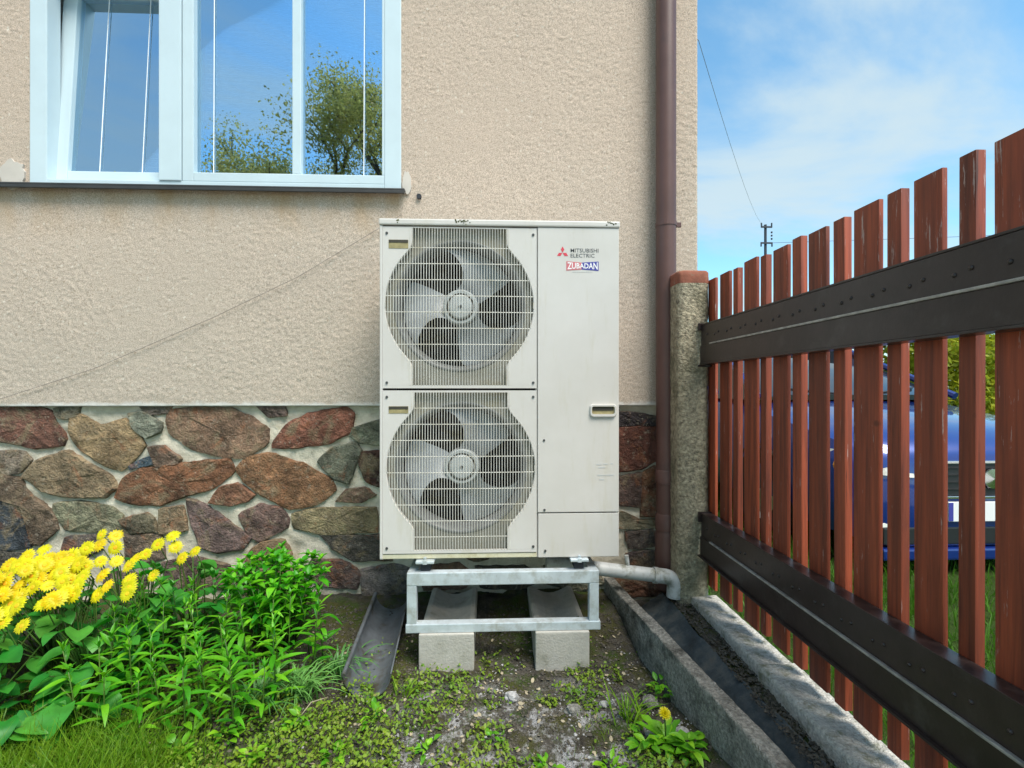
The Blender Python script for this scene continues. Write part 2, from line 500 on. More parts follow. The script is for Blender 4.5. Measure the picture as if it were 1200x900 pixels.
M['coil'] = simple('dark_coil', (.008, .008, .009), .35, 30, .6)
M['fin'] = simple('coil_fins', (.016, .016, .018), .2, 30, .6, metal=.0)
M['wire'] = simple('guard_wire', (.62, .60, .545), .18, 15, .5, dirt=(.45, .41, .30), dirt_amt=(.52, .7), dirt_scale=10)
M['screw'] = simple('screw_head', (.10, .10, .10), .2, 20, .4, metal=.6)
M['recess'] = simple('yellowed_recess', (.30, .25, .12), .3, 40, .7)
M['slot'] = simple('slot_shade', (.045, .04, .03), .2, 20, .8)  # near-black standing in for shade inside the slots and hub groove
M['red'] = simple('red_print', (.62, .045, .075), .05, 5, .5)
M['blue'] = simple('blue_print', (.05, .05, .30), .05, 5, .5)
M['redbadge'] = simple('faded_red_print', (.58, .16, .18), .05, 5, .5)
M['black'] = simple('dark_print', (.07, .075, .08), .05, 5, .6)
M['white'] = simple('white_print', (.82, .80, .80), .03, 5, .5)
M['faded'] = simple('faded_print', (.52, .52, .51), .06, 30, .6)
M['line'] = simple('grey_cable', (.24, .21, .185), .2, 20, .7)
M['leafA'] = m_leaf('lance_leaf', (.085, .36, .012))
M['leafB'] = m_leaf('bush_leaf', (.07, .37, .012))
M['leafC'] = m_leaf('heart_leaf', (.045, .27, .030), .25)
M['leafD'] = m_leaf('strap_leaf', (.14, .34, .08), .3)
M['leafE'] = m_leaf('weed_leaf', (.13, .38, .015), .3)
M['stem'] = m_leaf('green_stem', (.07, .15, .025), .2, .1)
M['petal'] = m_leaf('yellow_petal', (.70, .62, .004), .10, .35, .5)
M['centre'] = m_leaf('orange_flower_centre', (.80, .46, .006), .1, .1, .7)
M['grass'] = m_mass('grass', (.07, .22, .010), (.22, .36, .018), 6, .35, .5)
M['cover'] = m_mass('ground_cover_leaves', (.07, .20, .012), (.24, .33, .028), 7, .3, .5, third=(.22, .22, .05))
M['lawn'] = m_mass('sunny_lawn', (.05, .15, .012), (.10, .24, .018), 3, .4, .5)
M['crown'] = m_mass('spring_crown', (.30, .30, .07), (.55, .46, .14), 1.1, .7, .55, third=(.52, .40, .24))
M['hedgeleaf'] = m_mass('hedge_foliage', (.20, .30, .02), (.50, .46, .03), 1.6, .45, .55)
M['bark'] = simple('bark', (.085, .065, .05), .4, 9, .95, bump=.8, bscale=25, stretch=(1, 1, .3))
M['pebble'] = simple('grey_pebbles', (.33, .325, .325), .55, 45, .9)
M['grit'] = simple('dark_grit', (.075, .066, .052), .7, 60, .95)
M['twig'] = simple('dry_stalk', (.33, .28, .19), .3, 30, .8)
M['pole'] = simple('utility_pole_timber', (.045, .05, .065), .2, 4, .8)
M['patch'] = simple('smooth_filler', (.55, .50, .45), .10, 8, .9)

# ------------------------------------------------------------------ ground: one sheet to the horizon
def ground_z(x, y):
    x = np.asarray(x, float); y = np.asarray(y, float)
    z = .10 * sstep(-.52, -.05, y)
    z = z + (.05 - z) * sstep(.60, .70, x) * sstep(-1.9, -1.5, y)
    near = sstep(-3.2, -2.2, y) * (1 - sstep(.3, 1, y)) * sstep(-4.5, -3, x)
    inside = 1 - sstep(.56, .66, x)
    z = z + near * (.016 * fbm(x * 5, y * 5, 3) + (.004 + .012 * inside) * fbm(x * 21, y * 21, 5))
    z = z + near * inside * .018 * np.clip(fbm(x * 11 + 4, y * 11, 8) - .1, 0, 1)
    z = z + .04 * fbm(x * .25, y * .25, 9) * sstep(1.5, 5, x)
    return z
def axis_steps(lo, hi, step, far):
    mid = np.arange(lo, hi, step)
    g = np.cumsum(.05 * 1.28 ** np.arange(34)); g = g[g < far]
    return np.concatenate([(lo - g)[::-1], mid, hi + g])
gx, gy = np.meshgrid(axis_steps(-2.4, 1.1, .011, 600), axis_steps(-1.5, .0, .011, 600))
ground = grid_mesh('ground', gx, gy, ground_z(gx, gy), M['ground'], kind='structure')

# ------------------------------------------------------------------ the house
house = thing('house', (-2.5, 0, 0), 'house with beige rough plaster above a rubble stone base and a white window', 'house')
CX = 1.02                                    # right-hand corner
WX0, WX1, WZ0, WZ1 = -2.165, -.440, 2.055, 3.165      # window opening
PZ = 1.015                                   # foot of the plaster
s = .0052
xs = np.concatenate([np.linspace(-7, -2.75, 40), np.linspace(-2.745, WX0, int((WX0 + 2.745) / s), endpoint=False), np.linspace(WX0, WX1, int((WX1 - WX0) / s)),
                     np.arange(WX1 + s, CX - .012, s), [CX - .011, CX - .006, CX - .001, CX, CX, CX, CX]])
zs = np.concatenate([[PZ - .001], np.linspace(PZ, WZ0, int((WZ0 - PZ) / s), endpoint=False), np.linspace(WZ0, WZ1, int((WZ1 - WZ0) / s)), np.linspace(WZ1 + .006, 6.0, 420)])
X, Z = np.meshgrid(xs, zs)
wx = X + .006 * vnoise(X * 40, Z * 40, 31)
wz = Z + .006 * vnoise(X * 40 + 9, Z * 40, 32)
d = .40 * (.30 * np.abs(vnoise(wx * 44 + 7, wz * 54, 6)) + .55 * vnoise(wx * 80, wz * 92, 1) + .6 * np.abs(vnoise(wx * 110 + 3, wz * 130, 2)) + .42 * vnoise(wx * 170, wz * 190, 4) + .25 * (vnoise(wx * 120, wz * 120, 24) > .45))
ruf = .55 + .45 * sstep(-.3, .2, fbm(X * 1.3, Z * 1.3, 12))
Y = -.022 - .0052 * d * ruf - .003 * fbm(X * 2, Z * 2, 14)
# smooth filler patches left and right under the window
lip = sstep(PZ + .05, PZ + .005, Z + .02 * fbm(X * 9, Z * 0, 20))
Y = Y * (1 - lip) + lip * (-.022 - .002 * fbm(X * 30, Z * 30, 15))
Y[0, :] = .0
nc = X.shape[1]
Y[:, nc - 7] = Y[:, nc - 8] ; Y[:, nc - 6] = Y[:, nc - 8] + .003; Y[:, nc - 5] = Y[:, nc - 8] + .008
Y[:, nc - 4] = Y[:, nc - 8] + .014; Y[:, nc - 3] = .3; Y[:, nc - 2] = 2; Y[:, nc - 1] = 8
ci = (X[:-1, :-1] + X[1:, 1:]) / 2; cz = (Z[:-1, :-1] + Z[1:, 1:]) / 2
keep = ~((ci > WX0) & (ci < WX1) & (cz > WZ0) & (cz < WZ1))
grid_mesh('plaster_wall', X, Y, Z, M['plaster'], house, keep)

# stone base: mortar face with relief, stones set into it
mx_, mz_ = np.meshgrid(np.concatenate([np.linspace(-7, -2.5, 60), np.arange(-2.48, CX, .011), [CX - .012, CX - .012]]), np.arange(-.1, PZ + .02, .011))
my = .006 - .010 * fbm(mx_ * 16, mz_ * 16, 41) - .004 * fbm(mx_ * 60, mz_ * 60, 42)
my[:, -1] = 8
grid_mesh('mortar_face', mx_, my, mz_, M['mortar'], house)
b = MB()
b.box(-6.99, -6.8, .02, 8, -.1, 5.9); b.box(-6.8, .9, 7.8, 8, -.1, 5.9)
b.build('back_wall', M['plaster'], house)
# roof with eaves, soffit and rainwater gutter
b = MB()
for (y0, z0, y1, z1) in ((-.60, 5.92, 4, 8.6), (8.60, 5.92, 4, 8.6)):
    for dx in (0,):
        b.add([(-7.4, y0, z0), (1.35, y0, z0), (1.35, y1, z1), (-7.4, y1, z1), (-7.4, y0, z0 + .12), (1.35, y0, z0 + .12), (1.35, y1, z1 + .12), (-7.4, y1, z1 + .12)],
              [(0, 1, 2, 3), (4, 7, 6, 5), (0, 4, 5, 1), (1, 5, 6, 2), (3, 2, 6, 7), (0, 3, 7, 4)])
roof = b.build('roof', M['roof'], house)
b = MB()
b.add([(CX - .02, 0, 5.9), (CX - .02, 8, 5.9), (CX - .02, 4, 8.5), (-6.9, 0, 5.9), (-6.9, 8, 5.9), (-6.9, 4, 8.5)], [(0, 1, 2), (3, 5, 4)])
b.build('gables', M['plaster'], house, kind='stuff')
MB().box(-7.4, 1.35, -.56, .0, 5.86, 5.90).build('soffit', M['soffit'], house)
b = MB()
gp = [(-.64 + .055 * math.cos(a), 5.92 + .055 * math.sin(a)) for a in np.linspace(math.pi, 2 * math.pi, 11)]
gp = gp + [(-.64 + .048 * math.cos(a), 5.92 + .048 * math.sin(a)) for a in np.linspace(2 * math.pi, math.pi, 11)]
n = len(gp)
b.add([(-7.4, p[0], p[1]) for p in gp] + [(1.35, p[0], p[1]) for p in gp],
      [tuple(range(n)), tuple(range(2 * n - 1, n - 1, -1))] + [(i, (i + 1) % n, (i + 1) % n + n, i + n) for i in range(n)])
b.build('eaves_gutter', M['gutter'], house, smooth=40)

# ---- window: outer frame, post, muntin, tilted sash, panes, blinds, sill
win = bpy.data.objects.new('window', None); win.empty_display_size = .1
finish(win, house, (-1.3, 0, WZ0))
tag(win, label='white plastic window with its left sash tilted open and tree reflected in the panes')
F0, F1 = -.030, .045
XP0, XP1 = -1.575, -1.425                    # post between sash and fixed light
b = MB()
b.cbox(WX0, WX0 + .078, F0, F1, WZ0, WZ1, .004)
b.cbox(WX1 - .080, WX1, F0, F1, WZ0, WZ1, .004)
b.cbox(WX0 + .078, WX1 - .080, F0 + .002, F1, WZ0, WZ0 + .028, .003)
b.cbox(WX0 + .078, WX1 - .080, F0 + .002, F1, WZ1 - .07, WZ1, .004)
b.build('frame', M['pvc'], win)
MB().cbox(XP0, XP0 + .102, F0 - .004, F1, WZ0 + .028, WZ1 - .07, .004).build('post', M['pvc'], win)
XF0 = XP0 + .105                             # fixed light
xm = -.938
b = MB()
b.cbox(XF0, XF0 + .052, F0 + .003, F1, WZ0 + .028, WZ1 - .07, .004)
b.cbox(XF0 + .052, WX1 - .080, F0 + .003, F1, WZ0 + .028, WZ0 + .072, .004)
b.cbox(WX1 - .092, WX1 - .0801, F0 + .003, F1, WZ0 + .072, WZ1 - .07, .003)
b.build('fixed_frame', M['pvc'], win)
MB().cbox(xm - .021, xm + .021, F0 + .006, F1 - .02, WZ0 + .072, WZ1 - .07, .004).build('muntin', M['pvc'], win)
for (a, c) in ((XF0 + .052, xm - .021), (xm + .021, WX1 - .092)):
    MB().box(a - .004, c + .004, .004, .010, WZ0 + .066, WZ1 - .06).build('pane', M['glass'], win)
    b = MB()
    for z in np.arange(WZ0 + .08, WZ1 - .07, .0235):
        b.add([(a + .012, .060, z), (c - .012, .060, z), (c - .012, .078, z + .006), (a + .012, .078, z + .006)], [(0, 1, 2, 3)])
    b.build('blind_slats', M['blind'], win, kind='stuff', recalc=False)
for x in (-1.338, -.625):  # cords of the inner blind, placed in front of the glass to show
    b = MB(); b.tube([(x, -.003, WZ0 + .07), (x + .004, -.003, WZ1 - .065)], .0022, 6); b.build('front_blind_cord', M['cord'], win)
# tilted sash, hinged at its foot
SX0, SX1 = WX0 + .058, XP0 + .075
tilt = Matrix.Translation((0, .048, WZ0 + .03)) @ Matrix.Rotation(rad(-3.9), 4, 'X') @ Matrix.Translation((0, -.048, -(WZ0 + .03)))
b = MB()
zt = WZ1 - .06
b.cbox(SX0, SX0 + .068, .018, .075, WZ0 + .030, zt, .004, tilt); b.cbox(SX1 - .068, SX1, .018, .075, WZ0 + .030, zt, .004, tilt)
b.cbox(SX0 + .068, SX1 - .068, .020, .075, WZ0 + .030, WZ0 + .088, .004, tilt); b.cbox(SX0 + .068, SX1 - .068, .020, .075, zt - .068, zt, .004, tilt)
b.build('sash_frame', M['pvc'], win)
b = MB(); b.box(SX0 + .064, SX1 - .064, .042, .047, WZ0 + .084, zt - .064, tilt); b.build('pane', M['glass'], win)
b = MB()
for z in np.arange(WZ0 + .10, zt - .08, .0235):
    b.add([tilt @ Vector(p) for p in ((SX0 + .08, .082, z), (SX1 - .08, .082, z), (SX1 - .08, .10, z + .006), (SX0 + .08, .10, z + .006))], [(0, 1, 2, 3)])
b.build('blind_slats', M['blind'], win, kind='stuff', recalc=False)
for x in (-1.90, -1.70):  # inner blind cords again, set on the outer side of the sash pane
    b = MB(); b.tube([tilt @ Vector((x, .034, WZ0 + .086)), tilt @ Vector((x, .034, zt - .066))], .0020, 6); b.build('front_blind_cord', M['cord'], win)
b = MB(); b.cbox(SX0 - .012, SX0 - .004, .03, .045, WZ0 + .3, WZ0 + .52, .002, tilt); b.cbox(SX0 - .012, SX0 - .004, .03, .045, WZ0 + .66, WZ0 + .72, .002, tilt)
b.build('sash_fitting', M['galv'], win, kind='stuff')
# sill: thin dark sheet with a drip lip
b = MB()
b.cbox(-3.4, WX1 + .022, -.062, .0, WZ0 - .012, WZ0 - .002, .003)
b.cbox(-3.4, WX1 + .022, -.064, -.055, WZ0 - .027, WZ0 - .0125, .002)
b.build('sill', M['sill'], win)
b = MB()
b.box(WX0 - .030, WX0 - .0042, .046, .42, WZ0 - .001, WZ1 + .004); b.build('reveal', M['white'], win)
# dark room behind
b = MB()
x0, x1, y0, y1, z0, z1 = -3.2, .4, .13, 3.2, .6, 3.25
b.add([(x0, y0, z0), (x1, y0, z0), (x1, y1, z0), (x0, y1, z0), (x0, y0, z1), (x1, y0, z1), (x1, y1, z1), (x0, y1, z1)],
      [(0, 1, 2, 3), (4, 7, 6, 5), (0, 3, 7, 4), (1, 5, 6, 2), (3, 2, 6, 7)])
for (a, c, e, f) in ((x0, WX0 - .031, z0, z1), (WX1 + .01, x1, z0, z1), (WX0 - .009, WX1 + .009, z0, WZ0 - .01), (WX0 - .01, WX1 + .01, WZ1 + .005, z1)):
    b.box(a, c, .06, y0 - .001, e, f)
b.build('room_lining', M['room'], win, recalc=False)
# filler patches and a black disc standing in for the shaded hole in the plaster
def blob(cx, cz, rx, rz, y, seed, n=26):
    r_ = random.Random(seed)
    return [(cx + rx * math.cos(a) * r_.uniform(.8, 1.1), cz + rz * math.sin(a) * r_.uniform(.8, 1.1)) for a in np.linspace(0, 2 * math.pi, n, endpoint=False)]
b = MB(); b.prism(blob(-.412, 2.09, .022, .06, 0, 3), -.0315, -.02); b.build('filler_patch', M['patch'], house)
b = MB(); b.prism(blob(-2.24, 2.10, .06, .07, 0, 4), -.0315, -.02); b.build('filler_patch', M['patch'], house)
hx, hz = on_y(491, 230, -.03)
b = MB(); b.lathe([(.0001, -.003), (.012, -.003), (.012, .01)], (hx, -.031, hz), 'y', 14); b.build('hole_disc', M['rubber'], house)

# ---- rubble stones (outlines read off the wall, at px)
ST = {}
def S1(key, col, pts): ST[key] = (col, [(x / 2.609, 440 + y / 2.609) for x, y in pts])
def S2(key, col, pts): ST[key] = (col, [(720 + x / 3.464, 440 + y / 3.464) for x, y in pts])
RED, BRN, TAN, GRY, DRK, PUR, OLV = (.235, .108, .066), (.24, .155, .10), (.34, .23, .14), (.22, .20, .155), (.115, .092, .08), (.18, .13, .105), (.28, .235, .16)
S1('a', RED, [(-90, 110), (0, 98), (95, 95), (150, 110), (168, 150), (190, 195), (180, 216), (100, 222), (30, 206), (-70, 190)])
S1('b', TAN, [(215, 135), (250, 122), (300, 155), (370, 135), (402, 165), (432, 212), (402, 250), (362, 288), (300, 264), (238, 218), (212, 172)])
S1('b0', GRY, [(165, 100), (235, 97), (225, 125), (188, 132), (166, 120)])
S1('c', GRY, [(395, 122), (430, 115), (485, 145), (480, 172), (445, 187), (410, 162)])
S1('c2', GRY, [(430, 96), (516, 95), (505, 116), (450, 119)])
S1('d', (.26, .185, .12), [(522, 108), (600, 98), (700, 104), (762, 128), (810, 165), (806, 205), (742, 250), (680, 247), (590, 226), (522, 178), (514, 142)])
S1('e', PUR, [(785, 92), (860, 90), (870, 122), (820, 126)])
S1('f', RED, [(835, 207), (880, 150), (940, 118), (1050, 100), (1076, 120), (1062, 175), (1000, 207), (900, 221), (840, 221)])
S1('g', GRY, [(1085, 162), (1155, 138), (1190, 150), (1185, 215), (1100, 203), (1075, 185)])
S1('h', PUR, [(455, 225), (500, 219), (546, 255), (540, 266), (480, 277)])
S1('h2', (.07, .09, .11), [(395, 275), (450, 250), (456, 272), (400, 287)])
S1('i', GRY, [(975, 265), (1020, 225), (1080, 210), (1096, 235), (1062, 325), (1020, 312)])
S1('j', (.11, .05, .038), [(1105, 240), (1160, 235), (1200, 250), (1190, 345), (1120, 322), (1100, 280)])
S1('k', OLV, [(-60, 240), (0, 234), (60, 235), (82, 260), (50, 296), (0, 301), (-70, 290)])
S1('l', (.30, .20, .13), [(110, 265), (200, 233), (250, 260), (330, 310), (346, 346), (310, 371), (200, 371), (130, 352), (73, 310)])
S1('m', (.23, .105, .062), [(355, 372), (380, 315), (430, 285), (600, 265), (690, 259), (707, 295), (640, 350), (560, 371), (490, 396), (400, 392)])
S1('n', (.27, .14, .085), [(725, 290), (760, 250), (830, 242), (930, 275), (1005, 320), (1016, 350), (960, 396), (880, 406), (800, 367), (750, 327)])
S1('o', RED, [(643, 391), (675, 345), (720, 334), (771, 365), (745, 386), (700, 396)])
S1('p', BRN, [(1030, 385), (1060, 350), (1110, 345), (1142, 366), (1100, 386)])
S1('q1', (.055, .062, .078), [(-60, 385), (0, 383), (70, 420), (82, 520), (30, 530), (-60, 528)])
S1('q2', (.2, .125, .09), [(-40, 318), (0, 309), (55, 320), (92, 372), (160, 422), (166, 465), (112, 511), (90, 512), (77, 418), (0, 374), (-45, 372)])
S1('r', OLV, [(165, 397), (240, 387), (330, 402), (365, 428), (360, 452), (396, 478), (340, 486), (200, 472), (172, 432)])
S1('s', PUR, [(366, 442), (440, 425), (466, 440), (471, 476), (402, 482)])
S1('t', TAN, [(490, 415), (552, 405), (562, 470), (488, 482)])
S1('u', (.19, .125, .095), [(570, 385), (602, 390), (660, 425), (757, 495), (732, 526), (660, 541), (608, 521), (582, 440)])
S1('v', PUR, [(735, 430), (790, 400), (850, 410), (876, 440), (871, 465), (790, 506), (760, 482)])
S1('w', (.30, .24, .155), [(895, 425), (980, 407), (1140, 407), (1145, 480), (1000, 487), (905, 471)])
S1('x', DRK, [(985, 492), (1080, 492), (1190, 495), (1190, 566), (1080, 566), (1020, 532)])
S1('z', DRK, [(200, 500), (280, 492), (302, 530), (240, 562), (190, 542)])
S1('aa', PUR, [(380, 492), (482, 492), (492, 560), (392, 582)])
S1('ab', BRN, [(770, 530), (800, 512), (860, 507), (882, 550), (800, 582), (752, 568)])
S1('ac', DRK, [(-60, 545), (70, 547), (82, 600), (0, 612), (-60, 610)])
S1('ad', DRK, [(960, 565), (1062, 575), (1097, 612), (1082, 652), (1000, 645), (940, 610)])
S1('ae', (.2, .185, .15), [(1110, 600), (1200, 582), (1265, 602), (1258, 660), (1180, 682), (1115, 672)])
S1('af', BRN, [(1285, 585), (1400, 580), (1440, 610), (1420, 650), (1300, 655)])
S1('ag', DRK, [(1460, 590), (1600, 585), (1650, 620), (1600, 655), (1475, 650)])
S1('ah', GRY, [(1670, 588), (1820, 590), (1840, 640), (1760, 660), (1680, 640)])
S1('ai', DRK, [(500, 575), (600, 560), (690, 585), (680, 650), (560, 660), (505, 630)])
S1('aj', PUR, [(710, 600), (900, 590), (925, 650), (840, 680), (720, 670)])
S2('ra', (.035, .030, .03), [(-10, 152), (60, 148), (165, 165), (168, 205), (100, 200), (-10, 205)])
S2('rb', (.13, .05, .032), [(-15, 222), (90, 212), (167, 215), (190, 250), (188, 330), (110, 374), (20, 388), (-15, 385)])
S2('rc', (.11, .085, .065), [(-10, 425), (60, 412), (106, 402), (104, 530), (30, 522), (-10, 500)])
S2('rd', (.17, .065, .035), [(118, 402), (165, 378), (200, 385), (200, 560), (112, 562)])
S2('re', DRK, [(60, 642), (150, 632), (190, 650), (180, 692), (70, 702)])
S2('rf', GRY, [(-10, 560), (40, 555), (100, 585), (190, 585), (190, 615), (60, 625), (-10, 610)])
S2('rg', DRK, [(60, 730), (150, 715), (200, 730), (200, 790), (80, 790)])
rng = random.Random(5)
placed = []
def add_stone(col, poly):
    """irregular outline -> a stone proud of the mortar: broken edge ring, faceted face"""
    area = sum(poly[i][0] * poly[(i + 1) % len(poly)][1] - poly[(i + 1) % len(poly)][0] * poly[i][1] for i in range(len(poly)))
    if area < 0: poly = poly[::-1]
    cx = sum(p[0] for p in poly) / len(poly); cz = sum(p[1] for p in poly) / len(poly)
    ext = max(math.hypot(p[0] - cx, p[1] - cz) for p in poly)
    grow = 1 + .0205 / ext
    poly = [(cx + (p[0] - cx) * grow, cz + (p[1] - cz) * grow) for p in poly]
    rad_ = min(math.hypot(p[0] - cx, p[1] - cz) for p in poly)
    pts = []
    for i in range(len(poly)):
        p, q = Vector(poly[i]), Vector(poly[(i + 1) % len(poly)])
        k = max(1, int((q - p).length / .022))
        for j in range(k):
            w = p.lerp(q, j / k)
            jit = .0042
            pts.append((w.x + rng.uniform(-jit, jit), w.y + rng.uniform(-jit, jit)))
    for _ in range(1):
        m_ = len(pts)
        pts = [(.12 * pts[i - 1][0] + .76 * pts[i][0] + .12 * pts[(i + 1) % m_][0], .12 * pts[i - 1][1] + .76 * pts[i][1] + .12 * pts[(i + 1) % m_][1]) for i in range(m_)]
    n = len(pts)
    b = MB(); vs = []; sd = rng.uniform(0, 99)
    proud = rng.uniform(.007, .015)
    rings = ((1.0, .012), (.995, -proud * .55), (.93, -proud), (.68, -proud), (.36, -proud))
    for (k, y) in rings:
        for (x, z) in pts:
            X_, Z_ = cx + (x - cx) * k, cz + (z - cz) * k
            dd = 0 if y > 0 else float(.006 * fbm(X_ * 22 + sd, Z_ * 22, 7) + .004 * vnoise(X_ * 75 + sd, Z_ * 75, 9)) * (.5 if k > .94 else 1)
            vs.append((X_, y - dd, Z_))
    vs.append((cx, -proud - .004, cz))
    fs = []
    for r_ in range(len(rings) - 1):
        for i in range(n):
            j = (i + 1) % n
            fs.append((r_ * n + i, r_ * n + j, (r_ + 1) * n + j, (r_ + 1) * n + i))
    o0 = (len(rings) - 1) * n
    for i in range(n): fs.append((o0 + i, o0 + (i + 1) % n, len(vs) - 1))
    b.add(vs, fs)
    c = tuple(min(1, v * rng.uniform(.9, 1.15)) for v in col)
    b.build('stone', M['stone'], house, smooth=28, color=c)
    xs_ = [p[0] for p in poly]; zs_ = [p[1] for p in poly]
    placed.append((min(xs_), max(xs_), min(zs_), max(zs_)))
for k_, (col, pts) in ST.items():
    add_stone(col, [on_y(px, py, -.012) for px, py in pts])
for i in range(900):          # the rest of the base, left of the view and low behind the bed
    w, h = rng.uniform(.06, .19), rng.uniform(.045, .10)
    cx, cz = rng.uniform(-4.2, .95), rng.uniform(.05, .96)
    if any(cx + w > a - .003 and cx - w < c + .003 and cz + h > e - .003 and cz - h < f + .003 for a, c, e, f in placed): continue
    if cx > -.9 and cx + w > .97: continue
    m = rng.randint(7, 9); rot = rng.uniform(0, 1)
    poly = []
    for k in range(m):
        a = 2 * math.pi * (k + rot) / m
        q = rng.uniform(.86, 1.04)
        ca, sa = math.cos(a), math.sin(a)
        poly.append((cx + w * q * math.copysign(abs(ca) ** .75, ca), cz + h * q * math.copysign(abs(sa) ** .75, sa)))
    add_stone(rng.choice([RED, BRN, TAN, GRY, DRK, PUR, OLV]), poly)

# ------------------------------------------------------------------ thin cable across the plaster
p = [on_y(x, y, -.034) for x, y in ((-40, 478), (5, 466), (110, 432), (250, 372), (350, 324), (440, 270), (470, 252))]
MB().tube([(a, -.034, c) for a, c in p], .0014, 5).build('wall_cable', M['line'], label='thin grey cable slanting across the beige plaster left of the heat pump', cat='cable')

# ------------------------------------------------------------------ brown downpipe with joints, clip
DX, DY = .836, -.085
dp = thing('downpipe', (DX, DY, .16), 'brown plastic downpipe fixed to the house wall beside the corner', 'downpipe')
b = MB(); b.tube([(DX, DY, z) for z in (.30, .6, 1.0, 1.6, 2.4, 4, 5.6)] + [(DX, DY - .08, 5.72), (DX, DY - .45, 5.78), (DX, DY - .55, 5.87)], .047, 24); b.build('pipe', M['pipe'], dp, smooth=50)
b = MB(); b.lathe([(.0471, .0), (.051, .001), (.051, .075), (.0475, .08)], (DX, DY, .42), 'z', 24); b.build('joint_socket', M['pipe'], dp, smooth=40)
b = MB(); b.lathe([(.0471, .0), (.051, .001), (.051, .06), (.0475, .065)], (DX, DY, .645), 'z', 24); b.build('joint_socket', M['pipe'], dp, smooth=40)
zc = 1.1 + (455 - 262) / (FPX / 2.33)
b = MB(); b.lathe([(.0472, -.011), (.0495, -.011), (.0495, .011), (.0472, .011)], (DX, DY, zc), 'z', 24)
b.cbox(DX + .047, DX + .073, DY - .006, DY + .006, zc - .012, zc + .012, .002); b.tube([(DX + .06, DY, zc), (DX + .06, -.02, zc)], .004, 6)
b.build('pipe_clip', M['pipe'], dp)
b = MB(); b.lathe([(.047, .42), (.052, .40), (.052, .16), (.0475, .14)], (DX, DY, 0), 'z', 24); b.build('foot_socket', M['pipe'], dp, smooth=40)

# ------------------------------------------------------------------ heat pump outdoor unit
UF, UB = -.470, -.140                      # front and back faces
def U(px, py): return on_y(px, py, UF)
ux0, ux1 = U(444.8, 460)[0], U(725.5, 460)[0]
uz0, uz1 = U(585, 654.5)[1], U(585, 265.5)[1]
hp = thing('heat_pump_unit', ((ux0 + ux1) / 2, (UF + UB) / 2, uz0), 'cream white outdoor heat pump unit with two stacked round fans behind wire guards', 'heat pump')
xs_seam = U(629.5, 400)[0]
# casing: side, back and the edge strips of the front (front is open where the fan panels sit)
b = MB()
b.box(ux0, ux0 + .012, UF + .004, UB, uz0 + .001, uz1); b.box(ux1 - .012, ux1, UF + .004, UB, uz0 + .001, uz1)
b.box(ux0 + .0121, ux1 - .0121, UB - .010, UB, uz0 + .001, uz1); b.box(ux0 + .0121, ux1 - .0121, UF + .012, UB - .0101, uz0 + .001, uz0 + .02)
b.box(xs_seam - .006, xs_seam + .004, UF + .012, UB - .0101, uz0 + .021, uz1)
b.build('casing', M['paint'], hp)
pz = [(U(540, 265.5)[1] - .003, U(540, 455)[1]), (U(540, 457.5)[1], U(540, 648)[1])]
fxl, fxr = ux0 + .002, xs_seam - .0018
# lower lip below the panels
MB().cbox(fxl, fxr, UF + .003, UF + .012, uz0 + .002, U(540, 649)[1], .003).build('bottom_rail', M['yellowed'], hp)
MB().cbox(ux0 - .003, ux1 + .003, UF - .006, UB + .003, uz1 + .0005, uz1 + .026, .006).build('top_cover', M['paint'], hp)
r_m2 = random.Random(8)
for px, w, n_ in ((541, .030, 40), (716, .022, 26), (467, .006, 6)):
    cxm = U(px, 265)[0]; b = MB()
    for k in range(n_):
        x, h_ = cxm + r_m2.gauss(0, w * .5), r_m2.uniform(.0015, .0045)
        zc_ = uz1 + .022 - abs(r_m2.gauss(0, .007)); yc_ = UF - .006 + r_m2.uniform(-.001, .001)
        b.lathe([(.0001, -h_ * .4), (h_ * .8, 0), (.0001, h_ * .3)], (x, yc_, zc_), 'y', 5)
    b.build('moss_patch', M['moss'], hp, kind='stuff')
RING = [(U(538.7, 357.5)), (U(540.3, 549))]
NECK = [U(594.5, 300)[0] - U(539.5, 300)[0], U(595, 600)[0] - U(540.5, 600)[0]]
kpx = 1 / 296.0
R0 = 86.3 * kpx
def halfw(dz, neck):
    c = math.sqrt(max(R0 * R0 - dz * dz, 0))
    k = .030
    h = max(k - abs(c - neck), 0) / k
    return max(c, neck) + h * h * k * .25
